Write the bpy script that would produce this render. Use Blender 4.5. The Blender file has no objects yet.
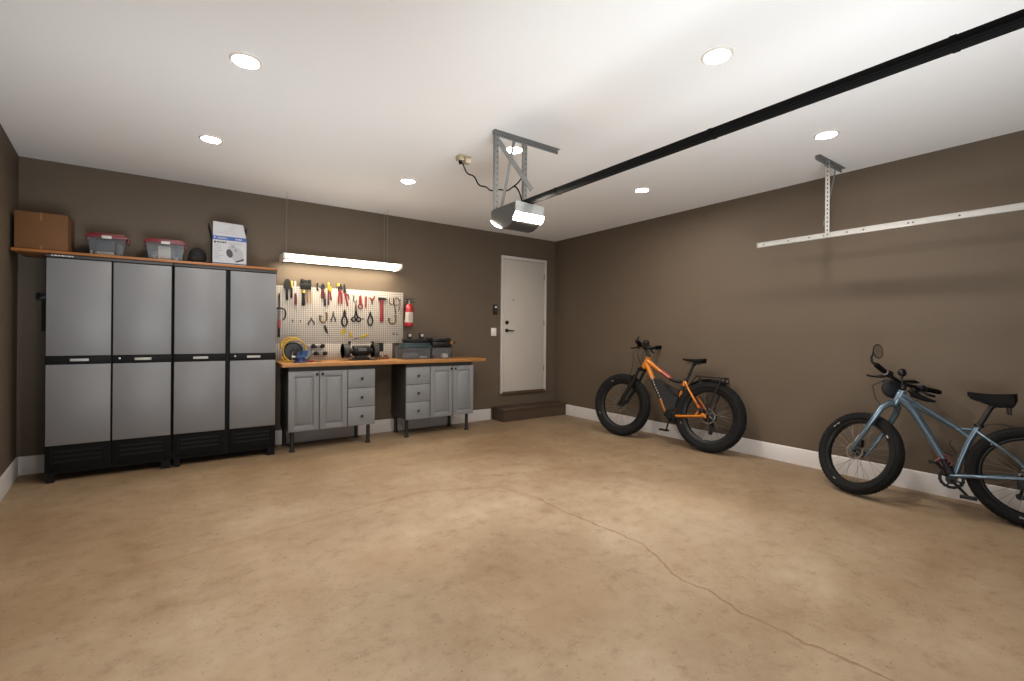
EXPOSURE, CAN, SHOP, OPENER, FA, FB, FC, FD = 4.0, 41.0, 1.45, 8.0, 3.6, 29.0, 26.0, 11.0
import bpy, bmesh, math, random
from mathutils import Vector, Matrix
random.seed(7)
PI = math.pi
scene = bpy.context.scene
COL = scene.collection


# ------------------------------------------------------------------ helpers
def lin(r, g, b):
    f = lambda v: (v / 255 / 12.92) if v / 255 <= 0.04045 else ((v / 255 + 0.055) / 1.055) ** 2.4
    return (f(r), f(g), f(b), 1.0)


def material(name, col, rough=0.5, metal=0.0, bump=0.0, bscale=60.0, var=0.0, vscale=6.0, spec=0.5, coat=0.0,
             emit=None, strength=0.0, trans=0.0, alpha=1.0):
    """principled surface with a procedural grain and a slight colour variation"""
    m = bpy.data.materials.new(name)
    m.use_nodes = True
    nt = m.node_tree
    p = nt.nodes['Principled BSDF']
    p.inputs['Base Color'].default_value = col
    p.inputs['Roughness'].default_value = rough
    p.inputs['Metallic'].default_value = metal
    p.inputs['Specular IOR Level'].default_value = spec
    p.inputs['Coat Weight'].default_value = coat
    p.inputs['Transmission Weight'].default_value = trans
    p.inputs['Alpha'].default_value = alpha
    if emit:
        p.inputs['Emission Color'].default_value = emit
        p.inputs['Emission Strength'].default_value = strength
    if bump or var:
        tc = nt.nodes.new('ShaderNodeTexCoord')
        n = nt.nodes.new('ShaderNodeTexNoise')
        n.inputs['Scale'].default_value = vscale if var else bscale
        n.inputs['Detail'].default_value = 4
        nt.links.new(tc.outputs['Object'], n.inputs['Vector'])
        if var:
            mr = nt.nodes.new('ShaderNodeMapRange')
            mr.inputs[1].default_value = 0.3
            mr.inputs[2].default_value = 0.7
            mr.inputs[3].default_value = 1 - var
            mr.inputs[4].default_value = 1 + var
            nt.links.new(n.outputs['Fac'], mr.inputs[0])
            mx = nt.nodes.new('ShaderNodeMix')
            mx.data_type = 'RGBA'
            mx.blend_type = 'MULTIPLY'
            mx.inputs[0].default_value = 1
            mx.inputs[6].default_value = col
            nt.links.new(mr.outputs[0], mx.inputs[7])
            nt.links.new(mx.outputs[2], p.inputs['Base Color'])
        if bump:
            n2 = nt.nodes.new('ShaderNodeTexNoise')
            n2.inputs['Scale'].default_value = bscale
            n2.inputs['Detail'].default_value = 3
            nt.links.new(tc.outputs['Object'], n2.inputs['Vector'])
            bp = nt.nodes.new('ShaderNodeBump')
            bp.inputs['Strength'].default_value = bump
            bp.inputs['Distance'].default_value = 0.002
            nt.links.new(n2.outputs['Fac'], bp.inputs['Height'])
            nt.links.new(bp.outputs[0], p.inputs['Normal'])
    return m


class MB:
    """collects shapes; build() links them as ONE mesh object"""

    def __init__(self):
        self.v, self.f = [], []

    def add(self, vs, fs, M=None):
        b = len(self.v)
        self.v += [tuple(M @ Vector(q)) if M is not None else tuple(q) for q in vs]
        self.f += [tuple(b + i for i in q) for q in fs]
        return self

    def box(self, x0, x1, y0, y1, z0, z1, bev=0.0, M=None):
        bm = bmesh.new()
        vs = [bm.verts.new(c) for c in ((x0, y0, z0), (x1, y0, z0), (x1, y1, z0), (x0, y1, z0), (x0, y0, z1), (x1, y0, z1), (x1, y1, z1), (x0, y1, z1))]
        for q in ((0, 3, 2, 1), (4, 5, 6, 7), (0, 1, 5, 4), (1, 2, 6, 5), (2, 3, 7, 6), (3, 0, 4, 7)):
            bm.faces.new([vs[i] for i in q])
        if bev:
            bmesh.ops.bevel(bm, geom=bm.edges[:], offset=bev, segments=2, affect='EDGES', profile=0.5)
        bm.verts.index_update()
        self.add([v.co[:] for v in bm.verts], [[v.index for v in f.verts] for f in bm.faces], M)
        bm.free()
        return self

    def frustum(self, c0, s0, c1, s1, axis='z', M=None):
        """tapered box: rectangle (c0 centre, s0 half sizes) to rectangle (c1, s1)"""
        vs = []
        for c, s in ((c0, s0), (c1, s1)):
            for sx, sy in ((-1, -1), (1, -1), (1, 1), (-1, 1)):
                vs.append((c[0] + sx * s[0], c[1] + sy * s[1], c[2]))
        self.add(vs, [(3, 2, 1, 0), (4, 5, 6, 7), (0, 1, 5, 4), (1, 2, 6, 5), (2, 3, 7, 6), (3, 0, 4, 7)], M)
        return self

    def tube(self, pts, r, n=10, closed=False, cap=True, flat=1.0):
        """round (or flattened) tube along a path; r a number or one per point"""
        P = [Vector(p) for p in pts]
        m = len(P)
        rr = r if isinstance(r, (list, tuple)) else [r] * m
        rings = []
        prev = None
        for i in range(m):
            if closed:
                d = (P[(i + 1) % m] - P[i - 1])
            else:
                d = P[min(i + 1, m - 1)] - P[max(i - 1, 0)]
            d = d.normalized() if d.length > 1e-9 else Vector((0, 0, 1))
            if prev is None:
                a = Vector((0, 0, 1)) if abs(d.z) < 0.9 else Vector((0, 1, 0))
                u = d.cross(a).normalized()
            else:
                u = (prev - d * prev.dot(d)).normalized()
            prev = u
            w = d.cross(u)
            rings.append([P[i] + (u * math.cos(2 * PI * k / n) + w * math.sin(2 * PI * k / n) * flat) * rr[i] for k in range(n)])
        vs = [tuple(q) for g in rings for q in g]
        fs = []
        for i in range(m if closed else m - 1):
            j = (i + 1) % m
            for k in range(n):
                fs.append((i * n + k, i * n + (k + 1) % n, j * n + (k + 1) % n, j * n + k))
        if not closed and cap:
            fs.append(tuple(range(n))[::-1])
            fs.append(tuple((m - 1) * n + k for k in range(n)))
        self.add(vs, fs)
        return self

    def cyl(self, p0, p1, r0, r1=None, n=20):
        return self.tube([p0, p1], [r0, r0 if r1 is None else r1], n)

    def lathe(self, prof, c, ax='z', n=28, M=None, cap=True):
        """profile of (radius, height along axis) turned about an axis through c"""
        vs, fs = [], []
        for r, h in prof:
            for k in range(n):
                a = 2 * PI * k / n
                x, y = r * math.cos(a), r * math.sin(a)
                q = {'z': (x, y, h), 'y': (x, h, -y), 'x': (h, x, y)}[ax]
                vs.append((c[0] + q[0], c[1] + q[1], c[2] + q[2]))
        m = len(prof)
        for i in range(m - 1):
            for k in range(n):
                fs.append((i * n + k, i * n + (k + 1) % n, (i + 1) * n + (k + 1) % n, (i + 1) * n + k))
        if cap and prof[0][0] > 1e-6:
            fs.append(tuple(range(n))[::-1])
        if cap and prof[-1][0] > 1e-6:
            fs.append(tuple((m - 1) * n + k for k in range(n)))
        self.add(vs, fs, M)
        return self

    def torus(self, c, R, r, ax='x', n=48, m=12, M=None, sq=1.0):
        vs, fs = [], []
        for i in range(n):
            a = 2 * PI * i / n
            for j in range(m):
                b = 2 * PI * j / m
                q = R + r * math.cos(b)
                h = r * math.sin(b) * sq
                x, y = q * math.cos(a), q * math.sin(a)
                o = {'z': (x, y, h), 'y': (x, h, y), 'x': (h, x, y)}[ax]
                vs.append((c[0] + o[0], c[1] + o[1], c[2] + o[2]))
        for i in range(n):
            for j in range(m):
                fs.append((i * m + j, i * m + (j + 1) % m, ((i + 1) % n) * m + (j + 1) % m, ((i + 1) % n) * m + j))
        self.add(vs, fs, M)
        return self

    def prism(self, poly, d0, d1, ax='y', M=None):
        """outline of 2D points pushed from d0 to d1 along an axis: y -> (x,z), x -> (y,z), z -> (x,y)"""
        n = len(poly)
        put = {'y': lambda a, b, d: (a, d, b), 'x': lambda a, b, d: (d, a, b), 'z': lambda a, b, d: (a, b, d)}[ax]
        vs = [put(a, b, d0) for a, b in poly] + [put(a, b, d1) for a, b in poly]
        fs = [tuple(range(n)), tuple(range(2 * n - 1, n - 1, -1))]
        for i in range(n):
            j = (i + 1) % n
            fs.append((i, n + i, n + j, j))
        self.add(vs, fs, M)
        return self

    def ball(self, c, r, n=16, m=10, sc=(1, 1, 1), M=None):
        vs, fs = [], []
        for i in range(m + 1):
            t = PI * i / m
            for k in range(n):
                a = 2 * PI * k / n
                vs.append((c[0] + r * sc[0] * math.sin(t) * math.cos(a), c[1] + r * sc[1] * math.sin(t) * math.sin(a), c[2] + r * sc[2] * math.cos(t)))
        for i in range(m):
            for k in range(n):
                fs.append((i * n + k, (i + 1) * n + k, (i + 1) * n + (k + 1) % n, i * n + (k + 1) % n))
        self.add(vs, fs, M)
        return self

    def map(self, fn):
        self.v = [tuple(fn(q)) for q in self.v]
        return self

    def build(self, name, mat, parent=None, org=None, sharp=35):
        me = bpy.data.meshes.new(name)
        if org is None:
            if parent is not None:
                org = ORG.get(root_of(parent).name, (0, 0, 0))
            else:
                xs, ys, zs = zip(*self.v)
                org = ((min(xs) + max(xs)) / 2, (min(ys) + max(ys)) / 2, min(zs))
        me.from_pydata([(q[0] - org[0], q[1] - org[1], q[2] - org[2]) for q in self.v], [], self.f)
        bm = bmesh.new()
        bm.from_mesh(me)
        bmesh.ops.remove_doubles(bm, verts=bm.verts[:], dist=1e-6)
        bmesh.ops.recalc_face_normals(bm, faces=bm.faces[:])
        bm.to_mesh(me)
        bm.free()
        me.polygons.foreach_set('use_smooth', [True] * len(me.polygons))
        me.set_sharp_from_angle(angle=math.radians(sharp))
        me.materials.append(mat)
        o = bpy.data.objects.new(name, me)
        COL.objects.link(o)
        if parent is not None:
            o.parent = parent
        else:
            o.location = org
            ORG[o.name] = org
        return o


ORG = {}


def root_of(o):
    while o.parent is not None:
        o = o.parent
    return o


def thing(name, label, cat, loc=(0, 0, 0), group=None, local=False):
    """an Empty at the thing's base; parts are given in world coordinates unless local"""
    o = bpy.data.objects.new(name, None)
    o.empty_display_size = 0.05
    COL.objects.link(o)
    o.location = loc
    ORG[o.name] = (0, 0, 0) if local else loc
    return tag(o, label, cat, group)


def tag(o, label, cat, group=None):
    o['label'] = label
    o['category'] = cat
    if group:
        o['group'] = group
    return o


def struct(name, mb, mat, parent=None):
    o = mb.build(name, mat, parent)
    if parent is None:
        o['kind'] = 'structure'
    return o


def copy_tree(o, parent=None):
    c = o.copy()
    COL.objects.link(c)
    c.parent = parent
    for ch in list(o.children):
        copy_tree(ch, c)
    return c
# ------------------------------------------------------------------ the room: x along the back wall, y towards it, z up (metres)
H, YB, XR, YF = 2.90, 6.05, 5.20, -2.20
WL = lambda y: -1.205 + 0.085 * (YB - y)          # the left wall stands a little askew


def wall_material(name, col, k=1.0):
    m = material(name, col, rough=0.62, bump=0.25, bscale=180, var=0.035, vscale=1.7, spec=0.3)
    return m


M_wall = wall_material('taupe_paint', lin(95, 82, 68))
M_ceil = material('ceiling_paint', lin(238, 237, 236), rough=0.85, bump=0.15, bscale=140, spec=0.2)
M_trim = material('white_trim_paint', lin(200, 194, 190), rough=0.4, var=0.02, vscale=3)
M_door = material('door_paint', lin(190, 182, 172), rough=0.45, bump=0.06, bscale=90, var=0.02, vscale=2)


def floor_material():
    m = bpy.data.materials.new('sealed_concrete')
    m.use_nodes = True
    nt = m.node_tree
    N, L = nt.nodes.new, nt.links.new
    p = nt.nodes['Principled BSDF']
    geo = N('ShaderNodeNewGeometry')

    def noise(scale, detail, rough=0.55, vec=None):
        n = N('ShaderNodeTexNoise')
        n.inputs['Scale'].default_value = scale
        n.inputs['Detail'].default_value = detail
        n.inputs['Roughness'].default_value = rough
        L(vec or geo.outputs['Position'], n.inputs['Vector'])
        return n

    def ramp(src, stops):
        r = N('ShaderNodeValToRGB')
        e = r.color_ramp.elements
        while len(e) < len(stops):
            e.new(0.5)
        for el, (pos, col) in zip(e, stops):
            el.position, el.color = pos, col
        L(src, r.inputs[0])
        return r

    def mix(a, b, fac, mode='MIX'):
        x = N('ShaderNodeMix')
        x.data_type = 'RGBA'
        x.blend_type = mode
        for sock, val in ((x.inputs[6], a), (x.inputs[7], b), (x.inputs[0], fac)):
            if hasattr(val, 'links'):
                L(val, sock)
            else:
                sock.default_value = val
        return x.outputs[2]

    # broad clouds of lighter and darker cement, then finer mottling, specks
    big = noise(0.75, 5, 0.6)
    base = ramp(big.outputs['Fac'], [(0.30, lin(150, 128, 103)), (0.47, lin(167, 148, 124)), (0.62, lin(178, 161, 139)), (0.75, lin(173, 159, 140))])
    mid = noise(3.2, 7, 0.68)
    mott = ramp(mid.outputs['Fac'], [(0.28, lin(222, 212, 200)), (0.5, lin(240, 238, 234)), (0.72, (1, 1, 1, 1))])
    c = mix(base.outputs[0], mott.outputs[0], 0.85, 'MULTIPLY')
    # streaky trowel marks lying roughly along x
    mp = N('ShaderNodeMapping')
    mp.inputs['Scale'].default_value = (1.2, 2.2, 1)
    mp.inputs['Rotation'].default_value = (0, 0, 0.25)
    L(geo.outputs['Position'], mp.inputs['Vector'])
    st = noise(1.2, 6, 0.7, mp.outputs[0])
    stc = ramp(st.outputs['Fac'], [(0.35, lin(226, 218, 208)), (0.62, (1, 1, 1, 1))])
    c = mix(c, stc.outputs[0], 0.35, 'MULTIPLY')
    fine = noise(8.5, 9, 0.78)
    fc = ramp(fine.outputs['Fac'], [(0.34, lin(205, 196, 184)), (0.47, lin(244, 242, 240)), (0.66, (1, 1, 1, 1))])
    c = mix(c, fc.outputs[0], 0.75, 'MULTIPLY')
    sp = noise(46, 3, 0.7)
    spc = ramp(sp.outputs['Fac'], [(0.29, lin(140, 116, 92)), (0.37, (1, 1, 1, 1))])
    c = mix(c, spc.outputs[0], 0.7, 'MULTIPLY')
    # browner towards the walls, ragged pale middle: light falloff put into the colour
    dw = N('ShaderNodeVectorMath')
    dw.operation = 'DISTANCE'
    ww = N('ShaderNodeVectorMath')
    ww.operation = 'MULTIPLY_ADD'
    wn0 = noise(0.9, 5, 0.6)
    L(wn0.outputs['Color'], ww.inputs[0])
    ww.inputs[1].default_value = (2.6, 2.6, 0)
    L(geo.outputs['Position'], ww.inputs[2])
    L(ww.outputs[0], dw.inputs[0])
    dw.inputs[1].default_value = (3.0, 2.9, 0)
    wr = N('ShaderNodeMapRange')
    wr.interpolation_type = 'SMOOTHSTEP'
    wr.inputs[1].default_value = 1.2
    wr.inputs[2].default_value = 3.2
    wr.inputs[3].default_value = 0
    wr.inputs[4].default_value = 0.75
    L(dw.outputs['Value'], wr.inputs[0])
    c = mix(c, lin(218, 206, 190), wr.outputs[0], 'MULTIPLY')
    # dark stains at fixed spots
    for (x, y, r, col, k) in ((2.25, 2.72, 0.10, lin(116, 92, 68), 0.5), (0.80, 4.75, 0.09, lin(106, 83, 58), 0.6), (1.55, 1.75, 0.5, lin(146, 120, 92), 0.45),
                              (1.0, 2.6, 0.45, lin(146, 119, 88), 0.4), (0.1, 1.9, 0.5, lin(150, 124, 94), 0.4), (3.3, 2.2, 0.7, lin(180, 156, 126), 0.35)):
        d = N('ShaderNodeVectorMath')
        d.operation = 'DISTANCE'
        w = N('ShaderNodeVectorMath')
        w.operation = 'MULTIPLY_ADD'
        nn = noise(3.5, 3)
        L(nn.outputs['Color'], w.inputs[0])
        w.inputs[1].default_value = (r * 1.2, r * 1.2, 0)
        L(geo.outputs['Position'], w.inputs[2])
        L(w.outputs[0], d.inputs[0])
        d.inputs[1].default_value = (x + r * 0.6, y + r * 0.6, 0)
        mr = N('ShaderNodeMapRange')
        mr.interpolation_type = 'SMOOTHSTEP'
        mr.inputs[1].default_value = 0
        mr.inputs[2].default_value = r
        mr.inputs[3].default_value = k
        mr.inputs[4].default_value = 0
        L(d.outputs['Value'], mr.inputs[0])
        c = mix(c, col, mr.outputs[0])
    # the long crack and its faint branch: distance to a chain of segments, wobbled by noise
    wob = N('ShaderNodeVectorMath')
    wob.operation = 'MULTIPLY_ADD'
    wn = noise(9, 4, 0.6)
    L(wn.outputs['Color'], wob.inputs[0])
    wob.inputs[1].default_value = (0.07, 0.07, 0)
    L(geo.outputs['Position'], wob.inputs[2])

    def chain(pts):
        out = None
        for a, b in zip(pts, pts[1:]):
            A = Vector((a[0] + 0.035, a[1] + 0.035, 0))
            B = Vector((b[0] + 0.035, b[1] + 0.035, 0)) - A
            s = N('ShaderNodeVectorMath')
            s.operation = 'SUBTRACT'
            L(wob.outputs[0], s.inputs[0])
            s.inputs[1].default_value = A
            dt = N('ShaderNodeVectorMath')
            dt.operation = 'DOT_PRODUCT'
            L(s.outputs[0], dt.inputs[0])
            dt.inputs[1].default_value = B / B.length_squared
            cl = N('ShaderNodeClamp')
            L(dt.outputs['Value'], cl.inputs[0])
            ms = N('ShaderNodeVectorMath')
            ms.operation = 'SCALE'
            ms.inputs[0].default_value = B
            L(cl.outputs[0], ms.inputs['Scale'])
            ds = N('ShaderNodeVectorMath')
            ds.operation = 'DISTANCE'
            L(s.outputs[0], ds.inputs[0])
            L(ms.outputs[0], ds.inputs[1])
            if out is None:
                out = ds.outputs['Value']
            else:
                mn = N('ShaderNodeMath')
                mn.operation = 'MINIMUM'
                L(out, mn.inputs[0])
                L(ds.outputs['Value'], mn.inputs[1])
                out = mn.outputs[0]
        return out

    def band(dist, w, k):
        mr = N('ShaderNodeMapRange')
        mr.inputs[1].default_value = w * 0.25
        mr.inputs[2].default_value = w
        mr.inputs[3].default_value = k
        mr.inputs[4].default_value = 0
        L(dist, mr.inputs[0])
        return mr.outputs[0]

    crack = chain([(2.354, 2.915), (2.343, 2.609), (2.369, 2.318), (2.395, 1.928), (2.302, 1.691), (2.21, 1.517), (2.245, 1.372), (2.194, 1.18), (2.203, 1.06), (2.21, 0.883), (2.238, 0.721), (2.24, 0.5), (2.3, 0.0)])
    branch = chain([(2.354, 2.915), (2.258, 3.333), (1.635, 3.6), (1.077, 3.524), (0.717, 3.477), (0.008, 3.346), (-0.3, 3.297)])
    c = mix(c, lin(116, 84, 58), band(crack, 0.013, 0.5))
    c = mix(c, lin(98, 70, 46), band(crack, 0.0035, 0.45))
    c = mix(c, lin(120, 93, 66), band(branch, 0.035, 0.28))
    L(c, p.inputs['Base Color'])
    rr = N('ShaderNodeMapRange')
    rr.inputs[3].default_value = 0.42
    rr.inputs[4].default_value = 0.62
    L(mid.outputs['Fac'], rr.inputs[0])
    L(rr.outputs[0], p.inputs['Roughness'])
    p.inputs['Specular IOR Level'].default_value = 0.32
    b = N('ShaderNodeBump')
    b.inputs['Strength'].default_value = 0.12
    b.inputs['Distance'].default_value = 0.004
    L(mid.outputs['Fac'], b.inputs['Height'])
    L(b.outputs[0], p.inputs['Normal'])
    return m


M_floor = floor_material()
T = 0.12
struct('floor', MB().prism([(WL(YF) - 0.25, YF - 0.1), (XR + T, YF - 0.1), (XR + T, YB + T), (WL(YB) - 0.3, YB + T)], -0.15, 0.0, 'z'), M_floor)
struct('ceiling', MB().prism([(WL(YF) - 0.25, YF - T), (XR + T, YF - T), (XR + T, YB + T), (WL(YB) - 0.3, YB + T)], H, H + 0.12, 'z'), M_ceil)
struct('wall_back', MB().box(WL(YB) - 0.3, XR + T, YB, YB + T, 0, H), M_wall)
struct('wall_right', MB().box(XR, XR + T, YF - T, YB, 0, H), M_wall)
struct('wall_left', MB().prism([(WL(YB), YB), (WL(YF - T), YF - T), (WL(YF - T) - T, YF - T), (WL(YB) - T, YB)], 0, H, 'z'), M_wall)
# the garage door side of the room, behind the camera
struct('wall_front', MB().box(WL(YF), XR, YF - T, YF, 0, H), material('white_door_panel', lin(225, 222, 216), rough=0.5))

# baseboards: a flat board with an eased top edge, cut where the step stands
BH = 0.168


def board_profile(t):
    return [(0, 0.0), (t, 0.0), (t, BH - 0.012), (t * 0.75, BH - 0.004), (t * 0.45, BH), (0, BH)]


mb = MB()
pr = board_profile(0.016)
mb.add([(WL(YB) + 0.004, YB - a, b) for a, b in pr] + [(3.905, YB - a, b) for a, b in pr],
       [tuple(range(6)), tuple(range(11, 5, -1))] + [(i, 6 + i, 6 + (i + 1) % 6, (i + 1) % 6) for i in range(6)])
struct('baseboard_back', mb, M_trim)
mb = MB()
mb.add([(XR - a, 5.74, b) for a, b in pr] + [(XR - a, YF, b) for a, b in pr],
       [tuple(range(6)), tuple(range(11, 5, -1))] + [(i, 6 + i, 6 + (i + 1) % 6, (i + 1) % 6) for i in range(6)])
struct('baseboard_right', mb, M_trim)
mb = MB()
mb.add([(WL(YB - 0.017) + a, YB - 0.017, b) for a, b in pr] + [(WL(YF) + a, YF, b) for a, b in pr],
       [tuple(range(6)), tuple(range(11, 5, -1))] + [(i, 6 + i, 6 + (i + 1) % 6, (i + 1) % 6) for i in range(6)])
struct('baseboard_left', mb, M_trim)

# the house door, two steps above the floor
M_dark = material('oil_bronze', lin(38, 32, 28), rough=0.4, metal=0.6)
M_sill = material('brown_sill', lin(86, 62, 46), rough=0.6, var=0.08, vscale=12)
M_hinge = material('satin_nickel', lin(150, 142, 132), rough=0.35, metal=0.9)
dr = bpy.data.objects.new('door_1', None)
COL.objects.link(dr)
dr.location = (4.53, YB, 0.385)
ORG[dr.name] = tuple(dr.location)
dr['kind'] = 'structure'
MB().box(4.078, 4.118, 6.022, YB, 0.385, 2.552, 0.004).box(4.948, 4.990, 6.022, YB, 0.385, 2.552, 0.004).box(4.1185, 4.9475, 6.022, YB, 2.502, 2.552, 0.004).build('door_frame', M_trim, dr)
leaf = MB().box(4.124, 4.943, 6.031, YB, 0.412, 2.497, 0.002).build('door_leaf', M_door, dr)
MB().box(4.105, 4.962, 6.012, YB, 0.372, 0.409, 0.003).build('threshold', M_sill, dr)
mb = MB().lathe([(0.0, -0.016), (0.024, -0.016), (0.030, -0.006), (0.030, 0)], (4.188, 6.031, 1.375), 'y')
mb.tube([(4.188, 6.016, 1.375), (4.188, 5.985, 1.375), (4.215, 5.979, 1.373), (4.30, 5.982, 1.370)], [0.011, 0.011, 0.010, 0.008], 10)
mb.build('lever_handle', M_dark, leaf)
MB().lathe([(0.0, -0.022), (0.018, -0.022), (0.021, -0.012), (0.031, -0.010), (0.032, 0)], (4.190, 6.031, 1.500), 'y').build('deadbolt', M_dark, leaf)
MB().lathe([(0.0, -0.006), (0.014, -0.005), (0.016, 0)], (4.316, 6.031, 1.865), 'y').build('peephole', M_hinge, leaf)
for z in (2.27, 1.505, 0.76):
    MB().cyl((4.9455, 6.024, z - 0.05), (4.9455, 6.024, z + 0.05), 0.006, n=10).box(4.935, 4.946, 6.026, 6.031, z - 0.05, z + 0.05).build('hinge', M_hinge, dr)

# the low step in front of the door
M_step = material('brown_step_paint', lin(72, 56, 43), rough=0.55, bump=0.2, bscale=70, var=0.08, vscale=5)
st = thing('doorstep', 'low brown painted step on the floor below the white door', 'step', (4.54, 5.90, 0))
MB().box(3.945, 5.196, 5.748, 6.045, 0.0, 0.160).build('riser', M_step, st)
MB().box(3.935, 5.197, 5.735, 6.046, 0.160, 0.192, 0.005).build('tread', M_step, st)

# wall plates by the door
M_plate = material('white_plastic', lin(226, 220, 212), rough=0.35)
M_black = material('black_plastic', lin(14, 14, 15), rough=0.42, bump=0.1, bscale=300)
sw = thing('light_switch', 'white double rocker light switch on the wall left of the door', 'light switch', (3.955, YB, 1.29))
MB().box(3.908, 4.003, 6.043, YB + 0.0005, 1.288, 1.412, 0.003).build('plate', M_plate, sw)
for x in (3.934, 3.977):
    MB().box(x - 0.016, x + 0.016, 6.038, 6.0435, 1.315, 1.385, 0.002).build('rocker', M_plate, sw)
ct = thing('door_opener_button', 'small black wall control with a pale button, above the light switch', 'wall control', (3.972, YB, 1.62))
MB().box(3.937, 4.007, 6.022, YB + 0.0005, 1.622, 1.775, 0.006).build('housing', M_black, ct)
MB().box(3.958, 3.994, 6.017, 6.024, 1.722, 1.748, 0.003).build('push_button', M_plate, ct)
MB().box(3.953, 3.991, 6.019, 6.024, 1.640, 1.700, 0.002).build('lower_key', material('dark_key', lin(45, 43, 42), rough=0.5), ct)

# recessed ceiling lights
M_ring = material('downlight_trim', lin(225, 215, 205), rough=0.45)
M_lens_low = material('weakened_downlight_lens', lin(255, 244, 226), rough=0.5, emit=(1.0, 0.94, 0.87, 1), strength=CAN * 0.5)
M_lens = material('downlight_lens', lin(255, 244, 226), rough=0.5, emit=(1.0, 0.94, 0.87, 1), strength=CAN)
LIGHTS = [(0.300, 3.117, 'the large one at the top left above the shelved cabinets'), (0.195, 4.552, 'small one nearest the grey lockers and left wall'),
          (1.915, 4.574, 'small one over the tool bench left of the ceiling socket'), (2.316, 3.247, 'seen between the struts of the door opener bracket'),
          (4.080, 3.316, 'between the black opener rail and the orange bicycle corner'), (2.453, 1.477, 'the large one nearest the black opener rail from the left'),
          (4.102, 1.550, 'right of the rail, above the steel track hanger'), (0.30, 1.52, 'out of view')]  # last one unseen, added where the row continues to light the floor
LAB = ['round recessed ceiling light, large, upper left, in front of the lockers', 'round recessed ceiling light, small, close above the grey lockers',
       'round recessed ceiling light, small, left of the ceiling socket with the black cord', 'round recessed ceiling light seen between the door opener hanger straps',
       'round recessed ceiling light between the opener head and the right wall, above the orange bicycle', 'round recessed ceiling light, large, just above the black opener rail',
       'round recessed ceiling light beside the steel track hanger at the right wall',
       'unseen round recessed ceiling light added at the front left of the room, nearest the camera']
dl = None
for (x, y, _), lab in zip(LIGHTS, LAB):
    if dl is None:
        dl = thing('ceiling_light', lab, 'ceiling light', (x, y, H), 'recessed lights in the ceiling')
        MB().lathe([(0.064, -0.002), (0.069, -0.009), (0.079, -0.009), (0.085, -0.003), (0.085, 0.0005), (0.064, 0.0005)], (x, y, H), 'z', 36).build('trim_ring', M_ring, dl)
        MB().lathe([(0.0, -0.0065), (0.04, -0.006), (0.0645, -0.003), (0.0645, 0.0003)], (x, y, H), 'z', 32).build('lens', M_lens, dl)
    else:
        c = copy_tree(dl)
        c.location = (x, y, H)
        c['label'] = lab
        if y > 4 or (x > 4 and y < 2):                   # these three made weaker to even out floor and wall brightness
            for ch in c.children:
                if ch.name.startswith('lens'):
                    ch.data = ch.data.copy()
                    ch.data.materials[0] = M_lens_low
# ------------------------------------------------------------------ the two resin lockers with the plank across their tops
M_resin = material('charcoal_resin', lin(18, 18, 19), rough=0.6, bump=0.15, bscale=220, spec=0.15)
M_rim = material('dark_grey_resin', lin(62, 60, 60), rough=0.5, bump=0.2, bscale=220)
M_grey = material('grey_resin_panel', lin(114, 114, 116), rough=0.42, bump=0.15, bscale=260, var=0.015, vscale=2)
M_pull = material('silver_pull', lin(165, 163, 160), rough=0.35)
M_mark = material('pale_print', lin(190, 190, 188), rough=0.6)
M_lock = material('lock_steel', lin(150, 150, 150), rough=0.3, metal=0.8)


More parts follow.
